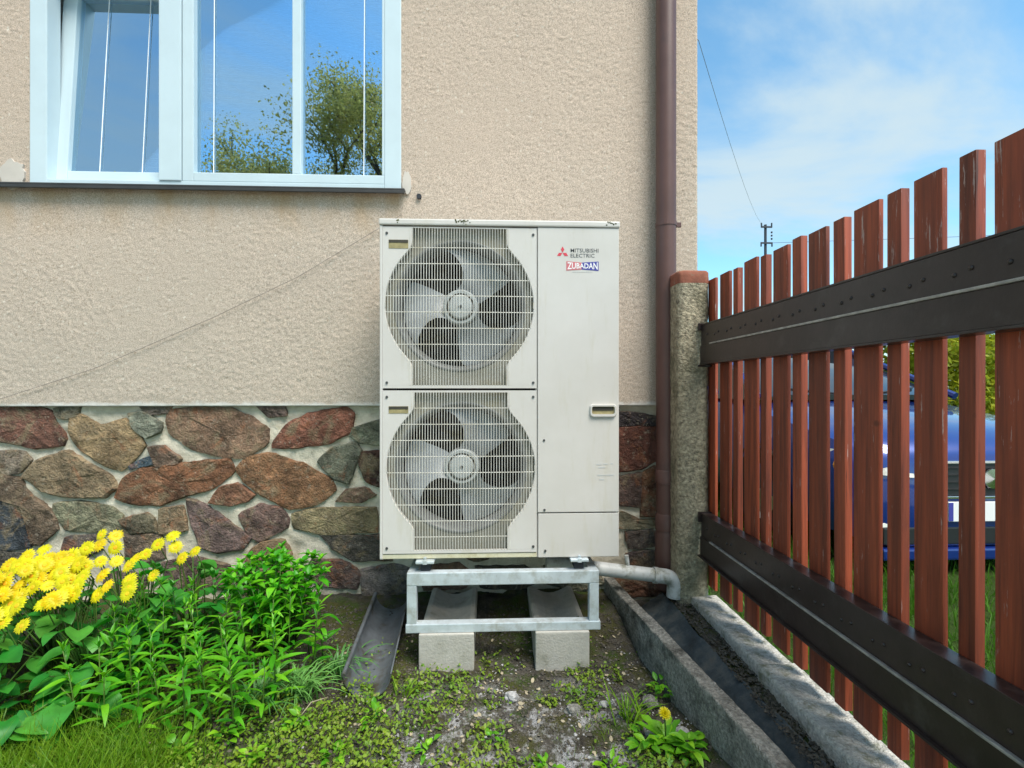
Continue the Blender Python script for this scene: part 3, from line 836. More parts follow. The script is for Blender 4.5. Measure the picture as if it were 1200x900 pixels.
for f in range(2):
    cx, cz = RING[f]; zt_, zb_ = pz[f]; nk = NECK[f]
    panel = bpy.data.objects.new('fan_panel', None); panel.empty_display_size = .05
    finish(panel, hp, (cx, UF, cz))
    z_in0, z_in1 = zb_ + .012, zt_ - (.004 if f == 0 else .008)
    zz = np.linspace(z_in0, z_in1, 73)
    xl = [cx - halfw(z - cz, nk) for z in zz]; xr = [cx + halfw(z - cz, nk) for z in zz]
    b = MB(); vs = []; fs = []
    th = .010
    for i, z in enumerate(zz):
        vs += [(fxl + .010, UF, z), (xl[i] - .003, UF, z), (xl[i], UF + .003, z), (xl[i], UF + .018, z),
               (xr[i], UF + .018, z), (xr[i], UF + .003, z), (xr[i] + .003, UF, z), (fxr, UF, z)]
    for i in range(len(zz) - 1):
        for k in (0, 1, 2, 4, 5, 6):
            a0 = i * 8 + k
            fs.append((a0, a0 + 1, a0 + 9, a0 + 8))
    b.add(vs, fs)
    # top and bottom margins and the returns round the panel
    b.box(fxl + .010, fxr, UF + .0002, UF + .010, z_in1, zt_); b.box(fxl + .010, fxr, UF + .0002, UF + .010, zb_, z_in0)
    b.box(fxl + .0101, fxl + .014, UF + .001, UF + .010, zb_ + .001, zt_ - .001); b.box(fxr - .004, fxr - .0001, UF + .001, UF + .010, zb_ + .001, zt_ - .001)
    b.build('front_sheet', M['paint'], panel, recalc=False)
    if f == 0:
        MB().cbox(ux0 + .0005, fxl + .0095, UF - .001, UF + .010, uz0 + .003, uz1 - .001, .003).build('corner_strip', M['paint'], hp)
    # shroud plate with the round mouth, and the bell behind it
    r_m = .255
    b = MB(); vs = []; fs = []; nseg = 64
    ys = UF + .024
    for k in range(nseg):
        a = 2 * math.pi * k / nseg
        ca, sa = math.cos(a), math.sin(a)
        ex = R0 + .006 if True else 0
        # outer point on the rectangle round the panel
        hx_, hz1_, hz0_ = ex, zt_ - cz - .001, cz - zb_ - .001
        t_ = min(hx_ / max(abs(ca), 1e-6), (hz1_ if sa > 0 else hz0_) / max(abs(sa), 1e-6))
        vs += [(cx + ca * t_, ys, cz + sa * t_), (cx + ca * r_m, ys, cz + sa * r_m)]
    for k in range(nseg):
        a0, a1 = 2 * k, 2 * ((k + 1) % nseg)
        fs.append((a0, a1, a1 + 1, a0 + 1))
    b.add(vs, fs); b.build('shroud_plate', M['shroud'], panel, recalc=False)
    b = MB(); b.lathe([(r_m + .008, .0225), (r_m + .003, .020), (r_m - .004, .024), (r_m - .012, .036), (r_m - .016, .055), (r_m - .016, .110)], (cx, UF, cz), 'y', 64)
    b.build('bell_mouth', M['bell'], panel, smooth=60)
    # wire guard: upright wires and cross wires
    b = MB()
    nv = int(2 * R0 / .01075); pitch = 2 * R0 / nv
    for k in range(nv + 1):
        x = cx - R0 + k * pitch
        for seg in range(1):
            dx = abs(x - cx)
            if dx > nk + .012:
                hh = math.sqrt(max(R0 * R0 - dx * dx, 0)) + .012
                za, zb2 = max(cz - hh, z_in0), min(cz + hh, z_in1)
            else: za, zb2 = z_in0, z_in1
            bow = lambda z: UF - .001 - .007 * max(0, 1 - ((x - cx) ** 2 + (z - cz) ** 2) / R0 ** 2)
            pts = np.linspace(za, zb2, 7)
            for i in range(6):
                y0, y1 = bow(pts[i]), bow(pts[i + 1]); w = .00105
                b.add([(x - w, y0, pts[i]), (x + w, y0, pts[i]), (x + w, y0 + .003, pts[i]), (x - w, y0 + .003, pts[i]),
                       (x - w, y1, pts[i + 1]), (x + w, y1, pts[i + 1]), (x + w, y1 + .003, pts[i + 1]), (x - w, y1 + .003, pts[i + 1])],
                      [(0, 1, 5, 4), (1, 2, 6, 5), (2, 3, 7, 6), (3, 0, 4, 7)])
    b.build('upright_wires', M['wire'], panel, kind='stuff', recalc=False)
    z = cz + 3.55 * .0635 if f == 0 else cz + 3.75 * .0635
    while z > z_in0 + .03:
        if abs(z - cz) < R0 - .02:
            w_ = halfw(z - cz, nk) + .004
            b = MB(); xs2 = np.linspace(cx - w_, cx + w_, 9)
            b.tube([(x, UF + .0035 - .007 * max(0, 1 - ((x - cx) ** 2 + (z - cz) ** 2) / R0 ** 2), z) for x in xs2], .0018, 5)
            b.build('cross_wire', M['wire'], panel)
        z -= .0635
    # fan: hub and three swept blades
    fan = bpy.data.objects.new('fan', None); fan.empty_display_size = .05
    finish(fan, hp, (cx, UF + .07, cz))
    b = MB(); b.lathe([(.0001, .034), (.028, .034), (.044, .036), (.050, .042), (.0505, .050), (.054, .050), (.056, .043), (.066, .043), (.071, .048), (.072, .11), (.0001, .11)], (cx, UF, cz), 'y', 40)
    b.build('hub', M['hub'], fan, smooth=35)
    b = MB(); b.lathe([(.0001, .031), (.006, .031), (.007, .035)], (cx, UF, cz), 'y', 10); b.build('hub_screw', M['screw'], fan)
    b = MB(); b.lathe([(.0503, .0405), (.0503, .0435), (.0545, .0435), (.0545, .0405)], (cx, UF, cz), 'y', 36, True); b.build('hub_groove', M['slot'], fan)
    a_off = (rad(95), rad(96))[f]
    Rf = .236
    lead = [(.27, 22), (.36, -4), (.46, -11), (.60, -10), (.75, -5), (.88, 1), (.97, 7), (1.0, 11)]
    trail = [(.27, -78), (.36, -76), (.46, -73), (.60, -70), (.75, -67.5), (.88, -66), (.97, -64), (1.0, -60)]
    for kb in range(3):
        b = MB(); vs = []; fs = []; m = 9
        for (rr, la), (_, ta) in zip(lead, trail):
            for j in range(m):
                q = j / (m - 1)
                a = a_off + rad(la + (ta - la) * q) + kb * 2 * math.pi / 3
                y = UF + .052 + .055 * (q - .1) + .012 * math.sin(q * math.pi) * rr
                vs.append((cx + math.cos(a) * rr * Rf, y, cz + math.sin(a) * rr * Rf))
        nv_ = len(vs)
        vs += [(v[0], v[1] + .004, v[2]) for v in vs]
        for i in range(len(lead) - 1):
            for j in range(m - 1):
                q = (i * m + j, i * m + j + 1, (i + 1) * m + j + 1, (i + 1) * m + j)
                fs.append(q); fs.append(tuple(x + nv_ for x in reversed(q)))
        b.add(vs, fs); b.build('blade', M['fanblade'], fan, smooth=50)
    # screws
    for sx, sz in ((fxl + .026, zt_ - .026), (fxr - .014, zt_ - .026), (fxl + .026, zb_ + .022), (fxr - .014, zb_ + .022)):
        b = MB(); b.lathe([(.0001, -.003), (.0048, -.003), (.0058, .001)], (sx, UF, sz), 'y', 12); b.build('screw', M['screw'], panel)
    # hand grip
    g0x, g0z = U(455.5, 291 if f == 0 else 484.5); g1x, g1z = U(478.5, 281 if f == 0 else 476)
    b = MB(); b.box(g0x, g1x, UF - .0012, UF + .001, g0z, g1z); b.build('grip_recess', M['recess'], panel)
    b = MB(); b.box(g0x + .001, g1x - .001, UF - .0022, UF - .0013, g1z - .012, g1z - .001); b.build('grip_slot_shade', M['slot'], panel)  # flat dark plate drawn for the shade inside the grip
# dark coil behind the fans
b = MB(); b.box(ux0 + .0125, xs_seam - .0065, UB - .045, UB - .0105, uz0 + .021, uz1 - .001); b.build('coil', M['coil'], hp)
b = MB()
for x in np.arange(ux0 + .02, xs_seam - .01, .008): b.box(x, x + .0012, UB - .052, UB - .0455, uz0 + .03, uz1 - .01)
b.build('coil_fins', M['fin'], hp, kind='stuff')
# service panel, lower cover, grip, print
sx0, sx1 = xs_seam + .0018, ux1 - .001
zsp = U(680, 601)[1]
MB().cbox(sx0, sx1, UF - .001, UF + .012, zsp + .0025, uz1 - .001, .003).build('service_panel', M['paint'], hp)
MB().cbox(sx0 + .002, sx1, UF + .001, UF + .012, uz0 + .001, zsp - .0012, .003).build('lower_cover', M['paint'], hp)
for q in ((637.5, 516), (638, 597.5), (639, 645.5)):
    sx, sz = U(*q); b = MB(); b.lathe([(.0001, -.0035), (.0045, -.0035), (.0055, .002)], (sx, UF, sz), 'y', 12); b.build('screw', M['screw'], hp)
h0, h1 = U(690.5, 488.5), U(722.5, 473.5)
b = MB()
ring = []
def rrect(x0, x1, z0, z1, r, n=5):
    p = []
    for (cx_, cz_, a0) in ((x1 - r, z1 - r, 0), (x0 + r, z1 - r, 90), (x0 + r, z0 + r, 180), (x1 - r, z0 + r, 270)):
        for k in range(n + 1):
            a = rad(a0 + 90 * k / n); p.append((cx_ + r * math.cos(a), cz_ + r * math.sin(a)))
    return p
o_ = rrect(h0[0], h1[0], h0[1], h1[1], .014); i_ = rrect(h0[0] + .009, h1[0] - .009, h0[1] + .011, h1[1] - .009, .008)
n = len(o_)
b.add([(p[0], UF - .0012, p[1]) for p in o_] + [(p[0], UF - .010, p[1]) for p in [(x * .93 + .07 * (h0[0] + h1[0]) / 2, z * .93 + .07 * (h0[1] + h1[1]) / 2) for x, z in o_]] +
      [(p[0], UF - .010, p[1]) for p in i_] + [(p[0], UF - .002, p[1]) for p in i_],
      [(k * n + i, k * n + (i + 1) % n, (k + 1) * n + (i + 1) % n, (k + 1) * n + i) for k in range(3) for i in range(n)])
hd = b.build('handle', M['paint'], hp, smooth=40)
b = MB(); b.prism(i_, UF - .0024, UF - .0013); b.build('handle_recess', M['recess'], hd)
b = MB(); b.box(h0[0] + .014, h1[0] - .014, UF - .0042, UF - .0026, h0[1] + .025, h1[1] - .012); b.build('handle_slot_shade', M['slot'], hd)  # flat dark plate drawn for the shade inside the handle
UY = UF - .0018
def flat_text(body, name, x0, x1, z0, z1, m, parent, y=UY, bold=0.0, shear=0):
    cu = bpy.data.curves.new(name, 'FONT'); cu.body = body; cu.offset = bold; cu.resolution_u = 2
    to = bpy.data.objects.new('t', cu); COL.objects.link(to)
    bpy.context.view_layer.update()
    me = bpy.data.meshes.new_from_object(to.evaluated_get(bpy.context.evaluated_depsgraph_get()))
    bpy.data.objects.remove(to)
    co = np.array([tuple(v.co) for v in me.vertices])
    mn, mx2 = co.min(0), co.max(0)
    cxx, czz = (x0 + x1) / 2, (z0 + z1) / 2
    for v, c in zip(me.vertices, co):
        fx = (c[0] - mn[0]) / (mx2[0] - mn[0]); fz = (c[1] - mn[1]) / (mx2[1] - mn[1])
        v.co = (x0 + fx * (x1 - x0) - cxx, 0, z0 + fz * (z1 - z0) - czz)
    me.materials.clear(); me.materials.append(m)
    o = bpy.data.objects.new(name, me)
    return finish(o, parent, (cxx, y, czz))
# three-rhombus emblem
ecx, ecz = U(659.2, 296.3)
emb = bpy.data.objects.new('emblem', None); emb.empty_display_size = .02; finish(emb, hp, (ecx, UY, ecz))
L_ = .0245
for k in range(3):
    a = rad(90 + 120 * k)
    p1 = (ecx + .0008 * math.cos(a), ecz + .0008 * math.sin(a))
    pa = [(p1[0], p1[1])]
    for da, ll in ((30, L_ * .577), (0, L_), (-30, L_ * .577)):
        pa.append((p1[0] + ll * math.cos(a + rad(da)), p1[1] + ll * math.sin(a + rad(da))))
    b = MB(); b.prism(pa, UY + .0002, UY); b.build('rhombus', M['red'], emb)
x0, z1 = U(668.6, 291.2); x1, z0 = U(701.2, 296.2); flat_text('MITSUBISHI', 'lettering', x0, x1, z0, z1, M['black'], hp, bold=.004)
x0, z1 = U(668.6, 297.3); x1, z0 = U(696.6, 302); flat_text('ELECTRIC', 'lettering', x0, x1, z0, z1, M['black'], hp, bold=.004)
x0, z1 = U(663.6, 306.2); x1, z0 = U(701.4, 317.6)
xm_ = U(681.5, 310)[0]
bd = bpy.data.objects.new('badge', None); bd.empty_display_size = .02; finish(bd, hp, ((x0 + x1) / 2, UY, (z0 + z1) / 2))
dip = .005
b = MB(); b.prism([(x0, z0), (xm_, z0 + dip), (xm_, z1 - dip), (x0, z1)], UY + .0003, UY); b.build('badge_field', M['redbadge'], bd)
b = MB(); b.prism([(xm_ + .0002, z0 + dip), (x1, z0), (x1, z1), (xm_ + .0002, z1 - dip)], UY + .0003, UY); b.build('badge_field', M['blue'], bd)
t = flat_text('ZUBADAN', 'badge_lettering', x0 + .004, x1 - .004, z0 + .006, z1 - .005, M['white'], bd, y=UY - .0006, bold=.02)
for v in t.data.vertices:                   # letters grow towards both ends of the badge
    v.co.z *= .72 + .42 * abs(v.co.x / ((x1 - x0) / 2))
b = MB()
q0, q1 = U(671, 319.2), U(694, 318.2)
for i in range(9):
    w = (q1[0] - q0[0]) / 9
    b.box(q0[0] + i * w, q0[0] + i * w + w * .62, UY, UY + .0004, q0[1], q1[1])
b.build('badge_small_print', M['faded'], bd)
b = MB()
for (a, c, y) in ((699, 705, 543.5), (707, 712, 543), (715.5, 718.5, 542.5), (701, 709, 547), (700, 719, 556), (702, 708, 561)):
    q = U(a, y); w = U(c, y + 1.3)
    b.box(q[0], w[0], UY, UY + .0004, w[1], q[1])
b.build('faded_label_print', M['faded'], hp)
# mounting feet
for px in (498.5, 678.5):
    fx = U(px, 660)[0]
    ft = MB().cbox(fx - .036, fx + .036, UF - .020, UB + .02, uz0 - .012, uz0 - .0015, .003).build('mounting_foot', M['galv'], hp)
    b = MB(); b.cbox(fx - .020, fx + .020, UF + .0, UF + .05, uz0 - .0455, uz0 - .0125, .004); b.build('rubber_pad', M['rubber'], ft)
    b = MB(); b.cbox(fx - .020, fx + .020, UB - .05, UB, uz0 - .0455, uz0 - .0125, .004); b.build('rubber_pad', M['rubber'], ft)
    b = MB(); b.lathe([(.0001, .012), (.0065, .012), (.0065, -.012)], (fx, UF - .010, uz0 + .0), 'z', 8); b.lathe([(.0001, .002), (.013, .002), (.013, -.012)], (fx, UF - .010, uz0 - .001), 'z', 6); b.build('bolt', M['galv'], ft)

# ------------------------------------------------------------------ galvanised stand
SF = -.490
a0, a1 = on_y(476.5, 700, SF)[0], on_y(702, 700, SF)[0]
zs0, zs1 = on_y(588, 740, SF)[1], uz0 - .046
st = thing('steel_stand', ((a0 + a1) / 2, -.29, zs0), 'galvanised rectangular steel stand carrying the heat pump on two concrete blocks', 'stand')
t_ = .038
SB = .02
for y0 in (SF,):
    MB().cbox(a0, a1, y0, y0 + t_, zs1 - t_ - .012, zs1, .003).build('top_rail', M['galv'], st)
    MB().cbox(a0 - .004, a1 + .006, y0 - .002, y0 + t_, zs0, zs0 + .034, .003).build('bottom_rail', M['galv'], st)
    for x in (a0, a1 - t_):
        MB().cbox(x, x + t_, y0 + .001, y0 + t_ - .001, zs0 + .0342, zs1 - t_ - .0122, .003).build('leg', M['galv'], st)
for x in (a0, a1 - t_):
    MB().cbox(x + .001, x + t_ - .001, SF + t_ + .0002, SB - t_ - .0002, zs1 - t_, zs1 - .001, .003).build('side_rail', M['galv'], st)

# ------------------------------------------------------------------ two concrete blocks with a mossy trough on top
def block(px0, px1, lab):
    y0, y1 = -.502, -.06
    x0, x1 = on_y(px0, 760, y0)[0], on_y(px1, 760, y0)[0]
    z0, z1 = -.03, zs0 - .001
    r = thing('concrete_block', ((x0 + x1) / 2, (y0 + y1) / 2, 0), lab, 'concrete block', 'concrete blocks under the stand')
    w = x1 - x0
    prof = [(x0, z0), (x1, z0), (x1, z1 - .006), (x1 - .006, z1), (x1 - .022, z1)]
    for k in range(1, 8):
        q = k / 8
        prof.append((x1 - .022 - (w - .044) * q, z1 - .030 * math.sin(math.pi * q)))
    prof += [(x0 + .022, z1), (x0 + .006, z1), (x0, z1 - .006)]
    b = MB(); b.prism([(p[0], min(p[1], z1) if True else 0) for p in prof], y0 + .03, y1); 
    b.build('block_body', M['block'], r)
    b = MB(); b.cbox(x0, x1, y0, y0 + .0298, z0, z1, .005); b.build('front_wall', M['block'], r)
    n_ = 20
    gx_, gy_ = np.meshgrid(np.linspace(x0 + .02, x1 - .02, n_), np.linspace(y0 + .031, y1 - .02, 40))
    gz_ = z1 - .012 - .030 * np.sin(np.pi * (gx_ - x0 - .022).clip(0) / (w - .044)) + .004 + .010 * fbm(gx_ * 30, gy_ * 30, 77) + .030 * sstep(y0 + .16, y0 + .04, gy_)
    gz_ = np.minimum(gz_, z1 + .004)
    grid_mesh('moss_cushion', gx_, gy_, gz_, M['moss'], r, kind='stuff', org=((x0 + x1) / 2, (y0 + y1) / 2, z1))
block(490.5, 555.5, 'grey concrete block under the left leg of the stand')
block(627.5, 691, 'grey concrete block under the right leg of the stand')

# ------------------------------------------------------------------ cast-off half round zinc gutter
b = MB(); pts = []
gA, gB = Vector((-.445, -.650, .080)), Vector((-.455, -.16, .165))
n = 15; vs = []; fs = []
for layer, rr in ((0, .084), (1, .081)):
    for q in np.linspace(0, 1, 9):
        c = gA.lerp(gB, q); k_ = 1 - .1 * q
        for i in range(n):
            a = math.pi + math.pi * i / (n - 1)
            vs.append((c.x + rr * k_ * math.cos(a), c.y, c.z + rr * k_ * math.sin(a) + .003 * math.sin(q * 7)))
for i in range(8):
    for j in range(n - 1):
        q = (i * n + j, i * n + j + 1, (i + 1) * n + j + 1, (i + 1) * n + j)
        fs.append(q); fs.append(tuple(9 * n + x for x in reversed(q)))
for e in (0, 8):
    for j in range(n - 1): fs.append((e * n + j, e * n + j + 1, 9 * n + e * n + j + 1, 9 * n + e * n + j))
zg = thing('gutter_piece', (-.45, -.36, .02), 'half round grey zinc gutter piece lying open on the soil beside the stand', 'gutter piece')
b.add(vs, fs); b.build('trough', M['zinc'], zg, smooth=60)
b = MB(); b.tube([(gA.x - .084, gA.y, gA.z + .002), (gB.x - .076, gB.y, gB.z + .002)], .008, 10); b.build('rolled_bead', M['zinc'], zg, smooth=50)
b = MB(); b.tube([(gA.x + .083, gA.y, gA.z + .001), (gB.x + .075, gB.y, gB.z + .001)], .0035, 8); b.build('hemmed_edge', M['zinc'], zg, smooth=50)

# ------------------------------------------------------------------ grey drain pipe to the channel
yp = -.20
P = lambda px, py, y=yp: (on_y(px, py, y)[0], y, on_y(px, py, y)[1])
pp = thing('drain_pipe', P(745, 670), 'grey plastic drain pipe running from under the heat pump to a bend by the downpipe', 'drain pipe')
a_, c_ = Vector(P(640, 659)), Vector(P(776, 675))
b = MB(); b.tube([a_, a_.lerp(c_, .5), c_], .031, 18); b.build('pipe', M['greypipe'], pp, smooth=50)
d_ = (c_ - a_).normalized()
b = MB(); path = [c_ - d_ * .02]
cc = c_ + d_ * .012
R_ = .045
for k in range(8):
    a = rad(90 - 90 * k / 7 - 6)
    path.append(cc + Vector((R_ * math.cos(a), 0, R_ * math.sin(a) - R_)))
path.append(path[-1] + Vector((-.002, 0, -.045)))
b.tube(path, [.034] * len(path), 18); b.build('bend', M['greypipe'], pp, smooth=50)
e_ = a_.lerp(c_, .93)
b = MB(); b.tube([e_ - d_ * .004, e_ + d_ * .016], .0365, 18); b.build('collar', M['greypipe'], pp, smooth=40)
b = MB(); b.tube([a_.lerp(c_, .70) + Vector((0, .0, .03)), a_.lerp(c_, .69) + Vector((0, .0, .075))], .010, 8); b.build('pipe_hanger', M['greypipe'], pp)

# ------------------------------------------------------------------ kerbs, channel
def slab_grid(name, m, A0, A1, B0, B1, zt0, zt1, zb, parent, seed, amp=.006, n=70, back=True):
    """long rough concrete piece: left edge A0->A1, right edge B0->B1, top heights zt0->zt1"""
    prof = 26
    X_ = np.zeros((n, prof)); Y_ = np.zeros((n, prof)); Z_ = np.zeros((n, prof))
    for i in range(n):
        q = i / (n - 1)
        ax, ay = A0[0] + (A1[0] - A0[0]) * q, A0[1] + (A1[1] - A0[1]) * q
        bx, by = B0[0] + (B1[0] - B0[0]) * q, B0[1] + (B1[1] - B0[1]) * q
        zt = zt0 + (zt1 - zt0) * q
        for j in range(prof):
            if j < 14: s_, z_ = 0, zb + (zt - .006 - zb) * j / 13
            elif j < 21: s_, z_ = .06 + .88 * (j - 14) / 6, zt
            else: s_, z_ = 1, zt - .006 - (zt - .006 - zb) * (j - 21) / 4
            X_[i, j], Y_[i, j], Z_[i, j] = ax + (bx - ax) * s_, ay + (by - ay) * s_, z_
    nn = fbm(Y_ * 9, Z_ * 13 + X_ * 13, seed); n2 = fbm(Y_ * 38, Z_ * 38 + X_ * 38, seed + 3)
    side = np.where(np.arange(prof) < 14, -1., np.where(np.arange(prof) > 20, 1., 0.))[None, :]
    X_ = X_ + side * amp * (nn + .5 * n2)
    Z_ = Z_ + (side == 0) * amp * (nn + .6 * n2)
    return grid_mesh(name, X_, Y_, Z_, m, parent, org=(float(X_.mean()), float(Y_.mean()), float(Z_.mean())))
b_e = slab_grid('garden_edging', M['oldcrete'], (.545, -.03), (.757, -1.75), (.592, -.03), (.812, -1.75), .172, .178, -.06, None, 51, .0055, 260)
tag(b_e, 'rough grey lichen-stained concrete edging slab between the garden soil and the drain channel', 'edging slab')
kb = thing('fence_kerb', (.96, -.9, .05), 'pale concrete kerb along the foot of the red-brown fence', 'kerb')
slab_grid('kerb_stone', M['kerb'], (.898, -.225), (.895, -.80), (1.022, -.225), (1.02, -.80), .160, .170, -.03, kb, 61, .0032, 120)
slab_grid('kerb_stone', M['kerb'], (.888, -.806), (.886, -1.75), (1.024, -.806), (1.024, -1.75), .178, .174, -.03, kb, 67, .0035, 180)
# drain channel: dished blue-grey strip
n, pn = 90, 14
q = np.linspace(0, 1, n)[:, None]; s_ = np.linspace(0, 1, pn)[None, :]
xl = .59 + .19 * q; xr = .80 + .085 * q
wob = .012 * fbm(q * 9 + 2, q * 0, 88)
Xc = xl + (xr + wob - xl) * s_
Yc = -.10 - 1.65 * q + 0 * s_
Zc = .012 + .105 * (s_ ** 2.0) + .05 * (s_ < .05) + .010 * fbm(Xc * 20, Yc * 9, 90) + .004 * fbm(Xc * 60, Yc * 40, 91)
ch = grid_mesh('drain_channel', Xc, Yc, Zc + .012, M['slate'], None, org=(.75, -.9, .05))
tag(ch, 'dished blue-grey drain channel running between the edging slab and the fence kerb', 'drain channel')
n, pn = 90, 8
q = np.linspace(0, 1, n)[:, None]; s_ = np.linspace(0, 1, pn)[None, :]
Xc = .80 + .085 * q + (.91 - .80 - .085 * q) * s_
Yc = -.10 - 1.65 * q + 0 * s_
Zc = .122 + .010 * fbm(Xc * 40, Yc * 40, 93) + .012 * fbm(Xc * 12, Yc * 12, 94)
tag(grid_mesh('channel_bank', Xc, Yc, Zc, M['ground'], None, org=(.87, -.9, .08)), kind='structure')

# ------------------------------------------------------------------ fence post of pebbly concrete
pf0, pf1 = -.235, -.095
px0, px1 = ratio(795.5) * (DIST + pf0), ratio(832.5) * (DIST + pf0)
cp = thing('concrete_post', ((px0 + px1) / 2, (pf0 + pf1) / 2, .06), 'pebbly concrete fence post with a red painted top beside the downpipe', 'post')
zt = 1.1 + (455 - 319) / FPX * (DIST + pf0) * 1.02
def post_mesh(z0, z1, seed, inset, m, name):
    n, k = max(3, int((z1 - z0) / .012)), 40
    o_ = rrect(px0 + inset, px1 - inset, pf0 + inset, pf1 - inset, .030, 9)
    k = len(o_)
    th = np.arange(k + 1) % k
    zz = np.linspace(z0, z1, n)
    Xp = np.array([o_[i][0] for i in th])[None, :] + 0 * zz[:, None]
    Yp = np.array([o_[i][1] for i in th])[None, :] + 0 * zz[:, None]
    Zp = zz[:, None] + 0 * Xp
    cx_, cy_ = (px0 + px1) / 2, (pf0 + pf1) / 2
    arc = np.arange(k + 1)[None, :] * .011
    w = .0022 * fbm(arc * 70, Zp * 70, seed) + .003 * fbm(arc * 12, Zp * 12, seed + 1)
    w[:, -1] = w[:, 0]
    L = np.sqrt((Xp - cx_) ** 2 + (Yp - cy_) ** 2)
    Xp = Xp + (Xp - cx_) / L * w; Yp = Yp + (Yp - cy_) / L * w
    if name == 'cap':
        Xp = np.vstack([Xp, cx_ + (Xp[-1:] - cx_) * .93, cx_ + (Xp[-1:] - cx_) * .01]); Yp = np.vstack([Yp, cy_ + (Yp[-1:] - cy_) * .93, cy_ + (Yp[-1:] - cy_) * .01])
        Zp = np.vstack([Zp, Zp[-1:] + .007, Zp[-1:] + .012])
    return grid_mesh(name, Xp, Yp, Zp, m, cp, org=(cx_, cy_, z0))
post_mesh(.0, zt - .05, 71, 0, M['pebblecrete'], 'shaft')
post_mesh(zt - .05, zt, 73, -.001, M['redcap'], 'cap')

# ------------------------------------------------------------------ slatted fence on two riveted steel rails
XS, XR = .985, .935
fe = thing('slatted_fence', (XS, -.9, .2), 'red-brown slatted wooden fence with two dark riveted steel rails', 'fence')
sl = [(829.7, 838), (843.6, 854.6), (859, 864.5), (872, 886.5), (891, 897.5), (905.6, 922.5), (928.7, 939), (947.7, 968.3), (977, 990),
      (1000, 1029.5), (1039.4, 1056), (1071, 1104.7), (1123, 1143), (1165.6, 1207)]
spans = [(depth_at(a, XS), depth_at(c, XS)) for a, c in sl]
y = spans[-1][1]
for k in range(6):            # the fence goes on towards the viewer's side, same rhythm
    w = .046 if k % 2 == 0 else .088
    spans.append((y - .020, y - .020 - w)); y = spans[-1][1]
rng = random.Random(11)
for i, (ya, yb) in enumerate(spans):
    narrow = i >= 2 and i % 2 == 0 and i < 14 or (i >= 14 and (i - 14) % 2 == 0)
    th = .022 if narrow else .0125
    if i < 2: th = .013
    top = 1.592 + rng.uniform(-.006, .006) - .012 * i / 14
    b = MB()
    b.cbox(XS, XS + th, yb, ya, .200 + rng.uniform(-.006, .006), top, .0022, Matrix.Translation((XS, ya, .9)) @ Matrix.Rotation(rad(rng.uniform(-.18, .18)), 4, 'X') @ Matrix.Translation((-XS, -ya, -.9)))
    b.build('slat', M['wood'], fe, smooth=30)
y1_, y0_ = -.245, spans[-1][1] - .05
for (zb, ztop, low) in ((1.207, 1.388, False), (.348, .540, True)):
    ra = bpy.data.objects.new('rail', None); ra.empty_display_size = .1
    finish(ra, fe, (XR, (y0_ + y1_) / 2, (zb + ztop) / 2))
    b = MB()
    zm = zb + (ztop - zb) * .46
    b.cbox(XR + .003, XR + .011, y0_, y1_, zm - .012, ztop - .0062, .0015)          # upper plate
    b.cbox(XR - .002, XR + .0028, y0_, y1_, zb + .0062, zm - .001, .0015)            # lower plate, a little proud
    b.cbox(XR + .001, XS - .0012, y0_, y1_, ztop - .006, ztop, .0015)                # top flange towards the slats
    b.cbox(XR - (.016 if low else .004), XS - .0012, y0_, y1_, zb, zb + .006, .0015)
    b.build('rail_web', M['rail'], ra)
    b = MB(); b.cbox(XR - .007, XR + .0028, y0_, y1_ - .10, zm - .0008, zm + .0060, .002); b.build('rail_lip', M['railedge'], ra)
    src = None
    yy = y1_ - .06; k = 0
    while yy > y0_ + .03:
        zr = zm + (ztop - zm) * (.40 if k % 2 else .47)
        if src is None:
            b = MB(); b.lathe([(.0001, -.0040), (.0032, -.0034), (.0050, -.0014), (.0052, .001)], (XR + .003, yy, zr), 'x', 10)
            src = b.build('rivet', M['rail'], ra, smooth=60, org=(XR + .003, yy, zr))
        else:
            c = src.copy(); COL.objects.link(c); c.parent = ra; c.location = Vector((XR + .003, yy, zr)) - ORG[ra.name]
        yy -= .035 if k % 2 else .072; k += 1
# thin back wire seen in the gaps near the top, and end lugs at the post
b = MB(); b.cbox(XR - .012, XR + .05, y1_ - .006, y1_ + .004, 1.36, 1.392, .002); b.cbox(XR - .012, XR + .05, y1_ - .006, y1_ + .004, 1.196, 1.206, .002)
b.cbox(XR - .012, XR + .05, y1_ - .006, y1_ + .004, .50, .545, .002); b.build('end_lug', M['rail'], fe)

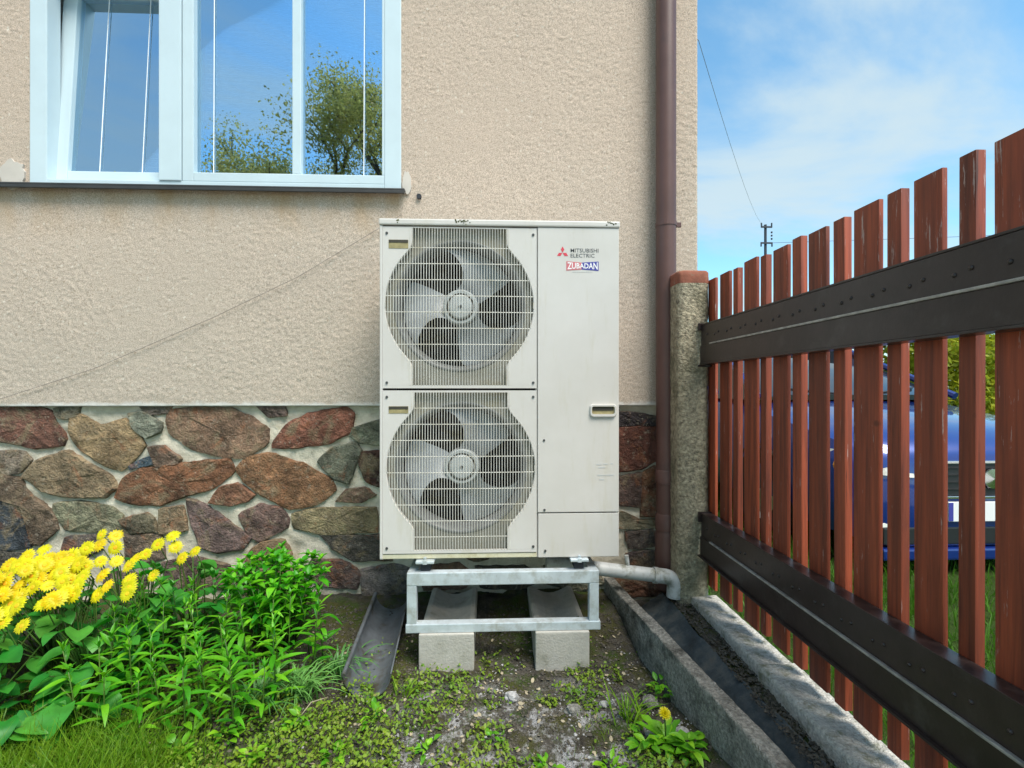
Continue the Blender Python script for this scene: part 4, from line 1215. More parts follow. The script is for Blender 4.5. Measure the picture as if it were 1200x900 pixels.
# ------------------------------------------------------------------ plants
rng = random.Random(21)
def gz(x, y): return float(ground_z(np.array([x]), np.array([y]))[0])
def leaf_mesh(name, m, shape='lance', nseg=6, fold=.25, droop=.5, wave=0):
    """leaf of length 1 along +X, face up"""
    vs = []; fs = []
    for i in range(nseg + 1):
        q = i / nseg
        if shape == 'lance': w = .10 * math.sin(math.pi * min(1, q ** .8 * .97 + .015)) ** .85
        elif shape == 'oval': w = .24 * math.sin(math.pi * min(1, q ** .85 * .97 + .02)) ** .8
        elif shape == 'heart': w = .46 * (math.sin(math.pi * min(1, .28 + q * .72)) ** .8) * (1 if q > 0 else .8)
        elif shape == 'lobed': w = .17 * math.sin(math.pi * min(1, q * .93 + .05)) ** .7 * (1.25 if i % 2 else .72)
        z = -droop * q * q * .45 + .10 * droop * math.sin(q * math.pi)
        x = q * (1 - .12 * droop * q)
        zz = fold * w
        vs += [(x, -w, z + zz), (x, 0, z), (x, w, z + zz)]
    if shape == 'heart':
        vs[0] = (-.16, -.30, vs[0][2]); vs[2] = (-.16, .30, vs[2][2])
    for i in range(nseg):
        a = i * 3
        fs += [(a, a + 1, a + 4, a + 3), (a + 1, a + 2, a + 5, a + 4)]
    me = bpy.data.meshes.new(name); me.from_pydata(vs, [], fs)
    me.polygons.foreach_set('use_smooth', [True] * len(fs)); me.materials.append(m); me.update()
    return me
LM = {k: [leaf_mesh(k, M[mm], sh, 6, fo, dr) for fo, dr in ((.35, .4), (.2, .9), (.5, .15))] for k, mm, sh in
      (('lance', 'leafA', 'lance'), ('oval', 'leafB', 'oval'), ('heart', 'leafC', 'heart'), ('weed', 'leafE', 'oval'), ('lobed', 'leafE', 'lobed'), ('dark', 'leafC', 'oval'))}
def put_leaf(parent, kind, p, az, el, size, roll=0, name='leaf'):
    o = bpy.data.objects.new(name, rng.choice(LM[kind]))
    COL.objects.link(o); o.parent = parent
    o.location = Vector(p) - ORG[parent.name]
    o.rotation_euler = (Matrix.Rotation(az, 3, 'Z') @ Matrix.Rotation(-el, 3, 'Y') @ Matrix.Rotation(roll, 3, 'X')).to_euler()
    o.scale = (size, size * rng.uniform(.85, 1.2), size)
    return o
G1 = 'leafy perennials in the flower bed'
LAB1 = 'leafy green perennial with narrow pointed leaves in the bed below the yellow daisies'
def lance_plant(x, y, h, kind='lance', size=.085, label=LAB1, group=G1, name='leafy_plant', step=.0145):
    z0 = gz(x, y)
    r = thing(name, (x, y, z0), label, 'plant', group)
    lean = Vector((rng.uniform(-.16, .16), rng.uniform(-.22, .04)))
    top = Vector((x + lean.x * h, y + lean.y * h, z0 + h))
    pt = lambda q: Vector((x, y, z0 - .01)).lerp(top, q) + Vector((lean.x, lean.y, 0)) * h * .4 * (q * q - q)
    b = MB(); b.tube([pt(q) for q in (0, .35, .7, 1)], [.0032, .0028, .0022, .0012], 5); b.build('stem', M['stem'], r, smooth=True)
    az = rng.uniform(0, 6.3); hh = h * .22
    while hh < h:
        q = hh / h
        s_ = size * (1.0 if q < .72 else 1 - .55 * (q - .72) / .28) * rng.uniform(.8, 1.2)
        el = rad(rng.uniform(-5, 32) + 38 * max(0, q - .7) / .3)
        put_leaf(r, kind, pt(q), az, el, s_, rng.uniform(-.3, .3))
        az += 2.4 + rng.uniform(-.35, .35); hh += step * rng.uniform(.75, 1.25)
    for k in range(4):
        put_leaf(r, kind, top, az + k * 1.57, rad(rng.uniform(55, 78)), size * .5 * rng.uniform(.8, 1.2))
    return r
pos = []
tries = 0
while len(pos) < 46 and tries < 4000:
    tries += 1
    y = rng.uniform(-.86, -.40)
    px = rng.uniform(70 + max(0, (y + .8)) * 220, 310 + (y + .9) * 160)
    x = ratio(px) * (DIST + y)
    if all((x - a) ** 2 + (y - c) ** 2 > .060 ** 2 for a, c in pos):
        pos.append((x, y))
for (x, y) in pos:
    lance_plant(x, y, rng.uniform(.20, .30) + .10 * (y + .9), size=rng.uniform(.065, .09))
# bush near the stand
bx, by = ratio(328) * (DIST - .36), -.36
bz = gz(bx, by)
bush = thing('leafy_bush', (bx, by, bz), 'dense rounded bright green leafy bush against the stone base between daisies and heat pump', 'bush')
for k in range(52):
    a = rng.uniform(0, 6.283); rr = .205 * math.sqrt(rng.random())
    h = (.40 - 2.6 * rr * rr) * rng.uniform(.82, 1.06)
    p0 = Vector((bx + .3 * rr * math.cos(a), by + .3 * rr * math.sin(a), bz - .01)); p1 = Vector((bx + rr * math.cos(a) * 1.05, by + rr * math.sin(a) * .85, bz + h))
    b = MB(); b.tube([p0, p0.lerp(p1, .5) + Vector((0, 0, .02)), p1], [.003, .0025, .0012], 5); b.build('stem', M['stem'], bush, smooth=True)
    q = .35; az = rng.uniform(0, 6.3)
    while q < 1.0:
        put_leaf(bush, 'oval', p0.lerp(p1, q) + Vector((0, 0, .02 * math.sin(q * 3))), az, rad(rng.uniform(-10, 40)), rng.uniform(.038, .060), rng.uniform(-.4, .4))
        az += 2.4; q += .06
    for j in range(4): put_leaf(bush, 'oval', p1, az + j * 1.6, rad(rng.uniform(35, 65)), rng.uniform(.03, .045))
# dark foliage behind the right-hand daisies
for px, y in ((200, -.34), (225, -.30), (182, -.40), (245, -.38), (212, -.44), (262, -.42)):
    lance_plant(ratio(px) * (DIST + y), y, rng.uniform(.28, .36), 'dark', .07, 'dark green leafy plant under the right-hand daisies against the stone base', 'dark plants by the daisies', 'dark_leafy_plant', .022)

# daisies: heads, stems, heart-shaped leaves
HEADS = [(550, 215), (627, 220), (935, 222), (855, 268), (950, 282), (1055, 305), (985, 342), (540, 270), (470, 290), (625, 285), (240, 295), (150, 330), (630, 360),
         (545, 360), (740, 340), (700, 380), (790, 320), (330, 340), (215, 360), (420, 370), (100, 380), (300, 390), (555, 435), (700, 460), (830, 435), (700, 500), (690, 535),
         (530, 540), (580, 495), (400, 420), (450, 440), (340, 470), (420, 490), (260, 490), (170, 440), (60, 430), (20, 400), (120, 480), (30, 480), (90, 500), (180, 500),
         (360, 520), (400, 540), (310, 560), (235, 590), (280, 570), (15, 540), (60, 590), (95, 600), (110, 545), (15, 695), (120, 710), (70, 620), (250, 410), (180, 400),
         (20, 450), (50, 380), (380, 460), (470, 385), (330, 420), (-60, 420), (-90, 500), (-60, 560), (-120, 460), (-40, 660), (290, 440), (210, 455), (140, 410), (270, 340), (390, 330)]
def flower_mesh():
    vs = []; fs = []
    for layer in range(2):
        n = 17
        for k in range(n):
            a = 2 * math.pi * (k + .5 * layer) / n + rng.uniform(-.05, .05)
            L = rng.uniform(.90, 1.04) * (1 if layer == 0 else .86)
            ca, sa = math.cos(a), math.sin(a)
            b0 = len(vs)
            for (r_, w, z) in ((.20, .045, .03 + .03 * layer), (.55, .085, .10 + .06 * layer), (.85, .080, .06 + .07 * layer), (1.0, .03, -.02 + .07 * layer)):
                z += rng.uniform(-.02, .02)
                for s_ in (-1, 1): vs.append((ca * r_ * L - sa * w * s_, sa * r_ * L + ca * w * s_, z))
            for i in range(3): fs.append((b0 + 2 * i, b0 + 2 * i + 1, b0 + 2 * i + 3, b0 + 2 * i + 2))
    me = bpy.data.meshes.new('petals'); me.from_pydata(vs, [], fs); me.materials.append(M['petal'])
    me.polygons.foreach_set('use_smooth', [True] * len(fs)); me.update()
    return me
FM = [flower_mesh() for _ in range(4)]
b = MB(); b.lathe([(.26, .05), (.25, .11), (.17, .15), (.08, .14), (.0001, .13)], (0, 0, 0), 'z', 12)
tmp = b.build('flower_centre', M['centre'], None, smooth=True, org=(0, 0, 0)); CM = tmp.data; bpy.data.objects.remove(tmp)
pts = []
for i_, (hx_, hy_) in enumerate(HEADS + [(rng.uniform(-130, 470), rng.uniform(330, 560)) for _ in range(22)]):
    if i_ >= len(HEADS) and hy_ < 420 - .35 * hx_ + rng.uniform(0, 60) and hx_ < 200: continue
    px, py = hx_ / 4.615, 580 + hy_ / 4.615
    q = (py - 622) / 112
    yw = -.34 - .52 * max(0, q) + rng.uniform(-.05, .03)
    x, z = on_y(px, py, yw)
    pts.append((x, yw, z))
cents = [(-1.95, -.45), (-1.72, -.42), (-1.78, -.68), (-1.55, -.55), (-1.50, -.36), (-1.36, -.44), (-1.24, -.33), (-1.62, -.84), (-1.40, -.62), (-2.15, -.62)]
G2 = 'yellow daisy plants in the flower bed'
plants = []
for cx, cy in cents:
    plants.append(thing('daisy_plant', (cx, cy, gz(cx, cy)), 'daisy plant with bright yellow flower heads and heart-shaped leaves in front of the stone base', 'flowering plant', G2))
for (x, y, z) in pts:
    k = min(range(len(cents)), key=lambda i: (cents[i][0] - x) ** 2 + 1.3 * (cents[i][1] - .04 - y) ** 2)
    r = plants[k]; cx, cy = cents[k]
    nrm = Vector((rng.uniform(-.45, .45), -.95 + rng.uniform(-.5, .45), .75)).normalized()
    R_ = rng.uniform(.024, .034)
    hd = bpy.data.objects.new('flower_head', rng.choice(FM)); COL.objects.link(hd); hd.parent = r
    hd.location = Vector((x, y, z)) - ORG[r.name]; ORG[hd.name] = Vector((x, y, z))
    hd.rotation_mode = 'QUATERNION'; hd.rotation_quaternion = nrm.to_track_quat('Z', 'Y') @ Euler((0, 0, rng.uniform(0, 6))).to_quaternion()
    hd.scale = (R_, R_, R_)
    c = bpy.data.objects.new('flower_centre', CM); COL.objects.link(c); c.parent = hd
    p0 = Vector((cx + rng.uniform(-.04, .04), cy + rng.uniform(-.04, .04), gz(cx, cy))); p2 = Vector((x, y, z)) - nrm * .003
    p1 = p2 - nrm * .05 + Vector((0, .01, -.05))
    b = MB(); b.tube([p0, p0.lerp(p1, .55) + Vector((0, 0, .03)), p1, p2], [.0026, .0023, .002, .0018], 5); b.build('flower_stem', M['stem'], r, smooth=True)
for r, (cx, cy) in zip(plants, cents):
    for k in range(26):
        a = rng.uniform(0, 6.283); d_ = rng.uniform(.03, .18)
        x, y = cx + d_ * math.cos(a), cy + d_ * math.sin(a) - .02
        z = gz(x, y) + rng.uniform(.14, .36) - .3 * d_
        p0 = Vector((cx, cy, gz(cx, cy))); p1 = Vector((x, y, z))
        b = MB(); b.tube([p0, p0.lerp(p1, .6) + Vector((0, 0, .03)), p1], [.003, .0025, .002], 5); b.build('leaf_stalk', M['stem'], r, smooth=True)
        put_leaf(r, 'heart', p1, a + rng.uniform(-.5, .5), rad(rng.uniform(-25, 15)), rng.uniform(.05, .08), rng.uniform(-.3, .3))
# big heart leaves at the left front
for x, y, lab in ((-1.46, -.90, 'middle one of three low plants with broad heart-shaped leaves below the daisies'), (-1.30, -.80, 'right-hand low plant of broad heart-shaped leaves below the daisies'), (-1.60, -.98, 'leftmost low plant of broad heart-shaped leaves at the edge of the photo')):
    r = thing('broad_leaf_plant', (x, y, gz(x, y)), lab, 'plant', 'broad-leaved plants in the bed')
    for k in range(11):
        a = rng.uniform(0, 6.283); d_ = rng.uniform(.03, .12)
        p1 = Vector((x + d_ * math.cos(a), y + d_ * math.sin(a), gz(x, y) + rng.uniform(.10, .20) - .4 * d_)); p0 = Vector((x, y, gz(x, y)))
        b = MB(); b.tube([p0, p0.lerp(p1, .6) + Vector((0, 0, .03)), p1], [.003, .0025, .002], 5); b.build('leaf_stalk', M['stem'], r, smooth=True)
        put_leaf(r, 'heart', p1, a + rng.uniform(-.5, .5), rad(rng.uniform(-25, 10)), rng.uniform(.06, .09), rng.uniform(-.3, .3))

# strap-leaved tufts
def blades(n, x, y, h, spread, w, seed, droop=1.0):
    r_ = random.Random(seed); b = MB(); z0 = gz(x, y) - .005
    for k in range(n):
        a = r_.uniform(0, 6.283); L = h * r_.uniform(.65, 1.15); sp = spread * r_.uniform(.4, 1.15)
        bx_, by_ = x + .025 * r_.gauss(0, 1), y + .02 * r_.gauss(0, 1)
        ca, sa = math.cos(a), math.sin(a); vs = []
        ns = 6
        for i in range(ns + 1):
            q = i / ns
            rr = sp * q ** 1.3; z = z0 + L * (q - droop * .62 * q ** 2.6)
            ww = w * (1 - q ** 2.2) + .0003
            vs += [(bx_ + ca * rr - sa * ww, by_ + sa * rr + ca * ww, z + ww * .5), (bx_ + ca * rr + sa * ww, by_ + sa * rr - ca * ww, z)]
        b.add(vs, [(2 * i, 2 * i + 1, 2 * i + 3, 2 * i + 2) for i in range(ns)])
    return b
def tuft(name, px, py_base, n, h, spread, w, seed, label, m='leafD', group=None, droop=1.0, cat='grass tuft'):
    cam_d = FPX * (CAMZ - .02) / (py_base - HOR)
    r0 = ratio(px); yd = cam_d / (1 + r0 * RS); x, y = r0 * yd, yd - DIST
    r = thing(name, (x, y, gz(x, y)), label, cat, group)
    blades(n, x, y, h, spread, w, seed, droop).build('blades', M[m], r, smooth=True, recalc=False, kind='stuff')
    return x, y
tuft('strap_leaf_plant', 300, 822, 60, .20, .17, .0032, 1, 'arching strap-leaved tuft with pale leaf edges left of two like it below the bush')
tuft('strap_leaf_plant', 352, 812, 70, .20, .18, .0032, 2, 'arching strap-leaved tuft with pale leaf edges, the middle one of three below the bush')
tuft('strap_leaf_plant', 398, 785, 60, .18, .15, .0030, 3, 'arching strap-leaved tuft with pale leaf edges close beside the zinc gutter piece')
tuft('grass_tuft', 738, 838, 26, .15, .11, .0028, 4, 'small tuft of green grass on the soil left of the concrete edging', 'grass', droop=.7)
tuft('grass_tuft', 472, 805, 30, .06, .05, .003, 5, 'low green tuft between the gutter piece and the left concrete block', 'grass', droop=.6)

# dandelion and its weedy neighbours
dxx, dz_ = on_y(779, 836, -.93)
dl = thing('dandelion', (dxx + .006, -.925, gz(dxx, -.925)), 'single yellow dandelion in flower beside the concrete edging slab', 'dandelion')
b = MB(); vs = []; fs = []
for layer, (k, L, up) in enumerate(((22, .0185, .05), (20, .0165, .35), (16, .013, .7), (11, .009, 1.1))):
    for i in range(k):
        a = 2 * math.pi * (i + .5 * (layer % 2)) / k + rng.uniform(-.08, .08); ca, sa = math.cos(a), math.sin(a); b0 = len(vs)
        for q, w in ((.1, .0012), (.6, .0018), (1, .0012)):
            rr = L * q * math.cos(up); z = L * q * math.sin(up)
            for s_ in (-1, 1): vs.append((ca * rr - sa * w * s_, sa * rr + ca * w * s_, z))
        fs += [(b0, b0 + 1, b0 + 3, b0 + 2), (b0 + 2, b0 + 3, b0 + 5, b0 + 4)]
Q = Vector((.0, -.62, .78)).to_track_quat('Z', 'Y')
b.add([Q @ Vector(v) + Vector((dxx, -.93, dz_)) for v in vs], fs)
b.build('flower_head', M['petal'], dl, smooth=True, recalc=False)
b = MB(); b.tube([(dxx + .006, -.922, gz(dxx, -.925)), (dxx + .004, -.924, dz_ - .05), (dxx, -.929, dz_ - .003)], [.0026, .0024, .0022], 6); b.build('flower_stem', M['stem'], dl, smooth=True)
for k in range(11):
    a = k * .571 + rng.uniform(-.2, .2)
    put_leaf(dl, 'lobed', (dxx + .006, -.925, gz(dxx, -.925) + .012), a, rad(rng.uniform(8, 40)), rng.uniform(.07, .11), rng.uniform(-.3, .3))
def weed(px, py, n, size, h, label, kind='weed', group='small weeds on the soil'):
    cam_d = FPX * (CAMZ - .02) / (py - HOR); r0 = ratio(px); yd = cam_d / (1 + r0 * RS); x, y = r0 * yd, yd - DIST
    r = thing('weed', (x, y, gz(x, y)), label, 'weed', group)
    for k in range(n):
        a = rng.uniform(0, 6.283); d_ = rng.uniform(0, .035)
        put_leaf(r, kind, (x + d_ * math.cos(a), y + d_ * math.sin(a), gz(x, y) + rng.uniform(.008, h)), a, rad(rng.uniform(-5, 45)), size * rng.uniform(.7, 1.25), rng.uniform(-.4, .4))
LW = 'small round-leaved green weed growing low on the bare soil'
weed(775, 812, 26, .028, .07, 'bright green small-leaved weed against the concrete edging slab', group=None)
weed(806, 880, 26, .042, .05, 'broad green weed leaves right beside the dandelion', group=None)
for args in ((757, 872, 16, .035, .04, 'small round-leaved weed just left of the dandelion stem'), (715, 895, 20, .03, .04, 'small round-leaved weed nearest the bottom edge, left of the dandelion'),
             (640, 893, 14, .026, .035, 'small weed on the bare grit straight below the right concrete block'), (440, 842, 20, .028, .04, 'small weed just in front of the open end of the zinc gutter piece'),
             (500, 872, 18, .026, .035, 'small weed on the soil below the left concrete block'), (350, 850, 22, .03, .05, 'small weed under the middle strap-leaved tuft'),
             (300, 885, 20, .03, .04, 'small weed at the bottom edge below the left strap-leaved tuft'), (265, 862, 22, .032, .05, 'small weed in front of the rightmost leafy perennials'),
             (395, 880, 18, .028, .04, 'small weed among ground cover, below and left of the gutter piece'), (575, 862, 12, .024, .03, 'smallest weed, on the grit midway between the two concrete blocks'),
             (210, 890, 18, .035, .05, 'small broad weed where the grass at the left meets the ground cover')):
    weed(*args)

# scattered stuff: grass, ground cover, pebbles, grit
nr = np.random.default_rng(3)
def visible_strip(n, x0, x1, y0, y1): return nr.uniform(x0, x1, n), nr.uniform(y0, y1, n)
def blade_mesh(name, x, y, z, h, w, lean, m, kind='stuff'):
    n = len(x); a = nr.uniform(0, 6.283, n); b_ = nr.uniform(0, 6.283, n)
    co = np.zeros((n, 6, 3)); lx, ly = np.cos(b_) * lean * h, np.sin(b_) * lean * h
    for i, (q, ww) in enumerate(((0, 1.), (.55, .8), (1., .12))):
        for s_, k in ((-1, 0), (1, 1)):
            co[:, 2 * i + k, 0] = x + lx * q ** 1.8 + s_ * w * ww * np.cos(a)
            co[:, 2 * i + k, 1] = y + ly * q ** 1.8 + s_ * w * ww * np.sin(a)
            co[:, 2 * i + k, 2] = z + h * (q - .28 * lean * q * q)
    q = np.array([[0, 1, 3, 2], [2, 3, 5, 4]])[None] + (np.arange(n) * 6)[:, None, None]
    return tag(np_mesh(name, co.reshape(-1, 3), q.reshape(-1, 4), m, None, True), kind=kind)
x, y = visible_strip(90000, -2.6, .62, -1.75, -.35)
dens = sstep(-.78, -1.02, y + .10 * fbm(x * 6, y * 6, 5)) * sstep(-.55, -.95, x) + .20 * sstep(-.15, .05, fbm(x * 5, y * 5, 6)) * sstep(-.05, -.40, x) * sstep(-.55, -.75, y) + .10 * sstep(.05, .25, fbm(x * 6, y * 6, 16)) * sstep(-.70, -.95, y)
k = nr.random(len(x)) < dens
x, y = x[k], y[k]
tall = sstep(-.75, -1.05, x)
h = (.030 + .115 * tall) * nr.uniform(.45, 1.25, len(x))
o = blade_mesh('grass', x, y, ground_z(x, y) - .004, h, .0009 + .0009 * nr.random(len(x)), nr.uniform(.1, .9, len(x)), M['grass'])
tag(o, 'thin yellow-green grass over the front of the flower bed', 'grass')
def leaflet_mesh(name, x, y, z, s_, m, tiltmax=.9):
    n = len(x); a = nr.uniform(0, 6.283, n); t = nr.uniform(-tiltmax, tiltmax, n); t2 = nr.uniform(-tiltmax, tiltmax, n)
    co = np.zeros((n, 6, 3))
    for i, (u, v) in enumerate(((-1, 0), (-.35, .55), (.5, .5), (1, 0), (.5, -.5), (-.35, -.55))):
        lx, ly = u * s_, v * s_
        co[:, i, 0] = x + np.cos(a) * lx - np.sin(a) * ly
        co[:, i, 1] = y + np.sin(a) * lx + np.cos(a) * ly
        co[:, i, 2] = z + lx * np.sin(t) + ly * np.sin(t2)
    q = np.array([[0, 1, 2, 3], [0, 3, 4, 5]])[None] + (np.arange(n) * 6)[:, None, None]
    return tag(np_mesh(name, co.reshape(-1, 3), q.reshape(-1, 4), m, None, False), kind='stuff')
x, y = visible_strip(64000, -2.2, .62, -1.75, -.25)
f = fbm(x * 9, y * 9, 26, 4)
dens = (sstep(-.12, .18, f + .30 * sstep(-.1, -.5, x)) * sstep(-.30, -.75, y) * (.42 + .58 * sstep(.1, -.3, x)) * .85 + .40 * sstep(.02, .25, f) * sstep(-.2, .4, x) * sstep(-.40, -.65, y))
k = nr.random(len(x)) < np.minimum(dens * 1.5, 1)
x, y = x[k], y[k]
lift = .006 + .038 * nr.random(len(x)) ** 1.6 * (.4 + .9 * sstep(.1, -.4, x))
o = leaflet_mesh('ground_cover', x, y, ground_z(x, y) + lift, nr.uniform(.0032, .0078, len(x)), M['cover'])
tag(o, 'low small-leaved ground cover creeping over the soil', 'ground cover')
OCT = np.array([(1, 0, 0), (0, 1, 0), (-1, 0, 0), (0, -1, 0), (0, 0, 1), (0, 0, -1), (.7, .7, .25), (-.7, .6, -.2), (.2, -.7, .68), (-.5, -.3, .75)], float)
OF = np.array([(0, 6, 4), (6, 1, 4), (1, 2, 4), (2, 9, 4), (9, 3, 8), (9, 8, 4), (3, 0, 8), (8, 0, 4), (6, 0, 5), (1, 6, 5), (2, 7, 5), (7, 1, 5), (1, 7, 2), (3, 2, 5), (0, 3, 5), (2, 3, 9)])
def pebble_mesh(name, x, y, z, s_, m):
    n = len(x); a = nr.uniform(0, 6.283, n)
    v = OCT[None] * nr.uniform(.6, 1.25, (n, 10, 1)) * np.stack([s_ * nr.uniform(.7, 1.4, n), s_, s_ * nr.uniform(.5, .9, n)], -1)[:, None, :]
    co = np.stack([x[:, None] + v[..., 0] * np.cos(a)[:, None] - v[..., 1] * np.sin(a)[:, None], y[:, None] + v[..., 0] * np.sin(a)[:, None] + v[..., 1] * np.cos(a)[:, None], z[:, None] + v[..., 2]], -1)
    q = OF[None] + (np.arange(n) * 10)[:, None, None]
    return tag(np_mesh(name, co.reshape(-1, 3), q.reshape(-1, 3), m, None, False), kind='stuff')
x, y = visible_strip(26000, -.75, .66, -1.75, -.38)
f = fbm(x * 8, y * 8, 36, 4)
k = nr.random(len(x)) < .55 * sstep(-.02, .30, f + .1) * (.12 + .5 * sstep(-.50, -.70, y) * sstep(-.55, -.2, x)) 
x, y = x[k], y[k]
o = pebble_mesh('gravel', x, y, ground_z(x, y) + .001, .0016 + .0050 * nr.random(len(x)) ** 3, M['pebble']); tag(o, 'fine pale gravel scattered on the soil in front of the stand', 'gravel')
x, y = visible_strip(22000, -1.0, .66, -1.7, -.12)
o = pebble_mesh('soil_crumbs', x, y, ground_z(x, y) + .001, .0018 + .0060 * nr.random(len(x)) ** 2.5, M['grit']); tag(o, 'dark crumbs of soil and moss around the stand', 'soil')
n = 2600
x, y = .82 + .09 * nr.random(n), nr.uniform(-1.7, -.12, n)
o = pebble_mesh('soil_crumbs', x, y, .127 + 0 * x, .002 + .006 * nr.random(n) ** 2, M['grit']); tag(o, 'dark crumbs of soil along the drain channel', 'soil')
for i, (px, py, s_, lab) in enumerate(((708, 818, .014, 'small pale stone on the soil beside the grass tuft'), (762, 818, .026, 'grey lump of stone behind the dandelion by the edging'), (800, 852, .018, 'pale grey stone lying between dandelion and edging slab'),
                                        (762, 850, .013, 'small grey stone left of the dandelion stem'), (600, 815, .020, 'flat pale stone in front of the right concrete block'), (672, 832, .024, 'rough pale grey stone on the soil below the right block'))):
    cam_d = FPX * (CAMZ - .02) / (py - HOR); r0 = ratio(px); yd = cam_d / (1 + r0 * RS); x, y = r0 * yd, yd - DIST
    bm = bmesh.new(); bmesh.ops.create_icosphere(bm, subdivisions=3, radius=1)
    for v in bm.verts:
        p = v.co
        k = 1 + .35 * float(fbm(np.array([p.x * 1.5 + i * 7 + p.z]), np.array([p.y * 1.5 - p.z]), 55)[0])
        v.co = Vector((p.x * s_ * k * 1.2, p.y * s_ * k, p.z * s_ * k * .75))
    me = bpy.data.meshes.new('loose_stone'); bm.to_mesh(me); bm.free(); me.materials.append(M['oldcrete'] if i in (1, 5) else M['pebble'])
    o = bpy.data.objects.new('loose_stone', me); finish(o, None, (x, y, gz(x, y) + s_ * .3)); tag(o, lab, 'stone')
# dry stalk
sp_ = [(-.62, -.83, .045), (-.585, -.80, .085), (-.545, -.76, .075)]
b = MB(); b.tube(sp_, .0016, 5)
b.build('dry_stalk', M['twig'], label='bent pale dry grass stalk on the soil below the strap-leaved tufts', cat='stalk', smooth=True)
# lawn beyond the fence
x, y = visible_strip(42000, 1.03, 5.5, -1.9, 4.5)
k = nr.random(len(x)) < .35 + .65 * sstep(4, 1, x)
x, y = x[k], y[k]
o = blade_mesh('lawn_grass', x, y, ground_z(x, y) - .004, nr.uniform(.04, .13, len(x)), .0022 + .002 * nr.random(len(x)), nr.uniform(.1, .8, len(x)), M['lawn'])
tag(o, 'bright green lawn grass beyond the fence', 'grass')

# ------------------------------------------------------------------ blue car beyond the fence
def m_car():
    t = NT('blue_car_paint'); t.done((.005, .026, .19), .32, .25, .5)
    t.p.inputs['Coat Weight'].default_value = 1; t.p.inputs['Coat Roughness'].default_value = .04
    return t.m
M['car'] = m_car()
M['trim'] = simple('black_car_trim', (.015, .015, .017), .1, 10, .45)
M['chrome'] = simple('chrome', (.75, .76, .78), .03, 5, .12, metal=1)
M['carglass'] = simple('dark_car_glass', (.02, .025, .03), .1, 3, .03, spec=.8)
M['lamp'] = simple('headlamp_lens', (.62, .60, .55), .15, 60, .08, spec=.8)
M['amber'] = simple('amber_lens', (.70, .30, .04), .1, 60, .15)
M['tyre'] = simple('tyre_rubber', (.02, .02, .021), .2, 30, .85)
M['alloy'] = simple('alloy_rim', (.45, .46, .48), .08, 10, .3, metal=.8)
CXc, CY = 2.82, .26
gl = .05
car = thing('parked_car', (CXc, CY + 2.1, gl), 'blue hatchback car parked nose-on behind the slatted fence', 'car')
ys = [0, .03, .10, .22, .45, .8, 1.15, 1.6, 2.2, 2.9, 3.5, 3.95, 4.15, 4.22]
hws = [.56, .66, .76, .83, .87, .885, .89, .89, .89, .89, .88, .85, .76, .66]
ztops = [.66, .71, .76, .81, .86, .92, .97, .99, 1.0, 1.01, 1.02, 1.01, .97, .90]
zbots = [.16, .14, .14, .15, .16, .18, .18, .18, .18, .18, .19, .24, .30, .36]
b = MB(); vs = []; np_ = 15
for yy, hw, zt, zb in zip(ys, hws, ztops, zbots):
    prof = [(0, zb), (hw * .80, zb), (hw * .95, zb + .05), (hw, zb + .16), (hw * 1.0, (zb + zt) / 2), (hw * .985, zt - .17), (hw * .93, zt - .06), (hw * .72, zt - .012), (0, zt)]
    ring = prof[:-1] + [prof[-1]] + [(-p[0], p[1]) for p in prof[-2:0:-1]]
    np_ = len(ring)
    vs += [(CXc + p[0], CY + yy, gl + p[1]) for p in ring]
fs = []
for i in range(len(ys) - 1):
    for j in range(np_): fs.append((i * np_ + j, i * np_ + (j + 1) % np_, (i + 1) * np_ + (j + 1) % np_, (i + 1) * np_ + j))
fs.append(tuple(range(np_))); fs.append(tuple(reversed(range((len(ys) - 1) * np_, len(ys) * np_))))
b.add(vs, fs); b.build('body', M['car'], car, smooth=35)
# greenhouse
gy_ = [1.02, 1.95, 2.3, 3.3, 3.75, 4.05]; gw = [(.80, .74), (.80, .60), (.80, .58), (.80, .57), (.79, .55), (.76, .60)]; gt = [1.00, 1.43, 1.47, 1.46, 1.38, 1.06]
b = MB(); vs = []
for yy, (w0, w1), zt in zip(gy_, gw, gt):
    vs += [(CXc - w0, CY + yy, gl + .96), (CXc - w1, CY + yy, gl + zt - .03), (CXc - w1 * .8, CY + yy, gl + zt), (CXc + w1 * .8, CY + yy, gl + zt), (CXc + w1, CY + yy, gl + zt - .03), (CXc + w0, CY + yy, gl + .96)]
fs = []
for i in range(len(gy_) - 1):
    for j in range(5): fs.append((i * 6 + j, i * 6 + j + 1, (i + 1) * 6 + j + 1, (i + 1) * 6 + j))
b.add(vs, fs + [tuple(range(6)), tuple(reversed(range(30, 36)))]); b.build('windows', M['carglass'], car, smooth=30)
b = MB()
b.add([(CXc + s_ * w, CY + yy, gl + zt + .006) for yy, w, zt in ((1.90, .50, 1.425), (2.3, .50, 1.475), (3.3, .49, 1.465), (3.75, .46, 1.39)) for s_ in (-1, 1)] +
      [(CXc + s_ * w, CY + yy, gl + zt - .012) for yy, w, zt in ((1.90, .61, 1.40), (2.3, .60, 1.44), (3.3, .59, 1.43), (3.75, .57, 1.35)) for s_ in (-1, 1)],
      [(0, 1, 3, 2), (2, 3, 5, 4), (4, 5, 7, 6), (8, 0, 2, 10), (10, 2, 4, 12), (12, 4, 6, 14), (1, 9, 11, 3), (3, 11, 13, 5), (5, 13, 15, 7)])
b.build('roof', M['car'], car, smooth=40)
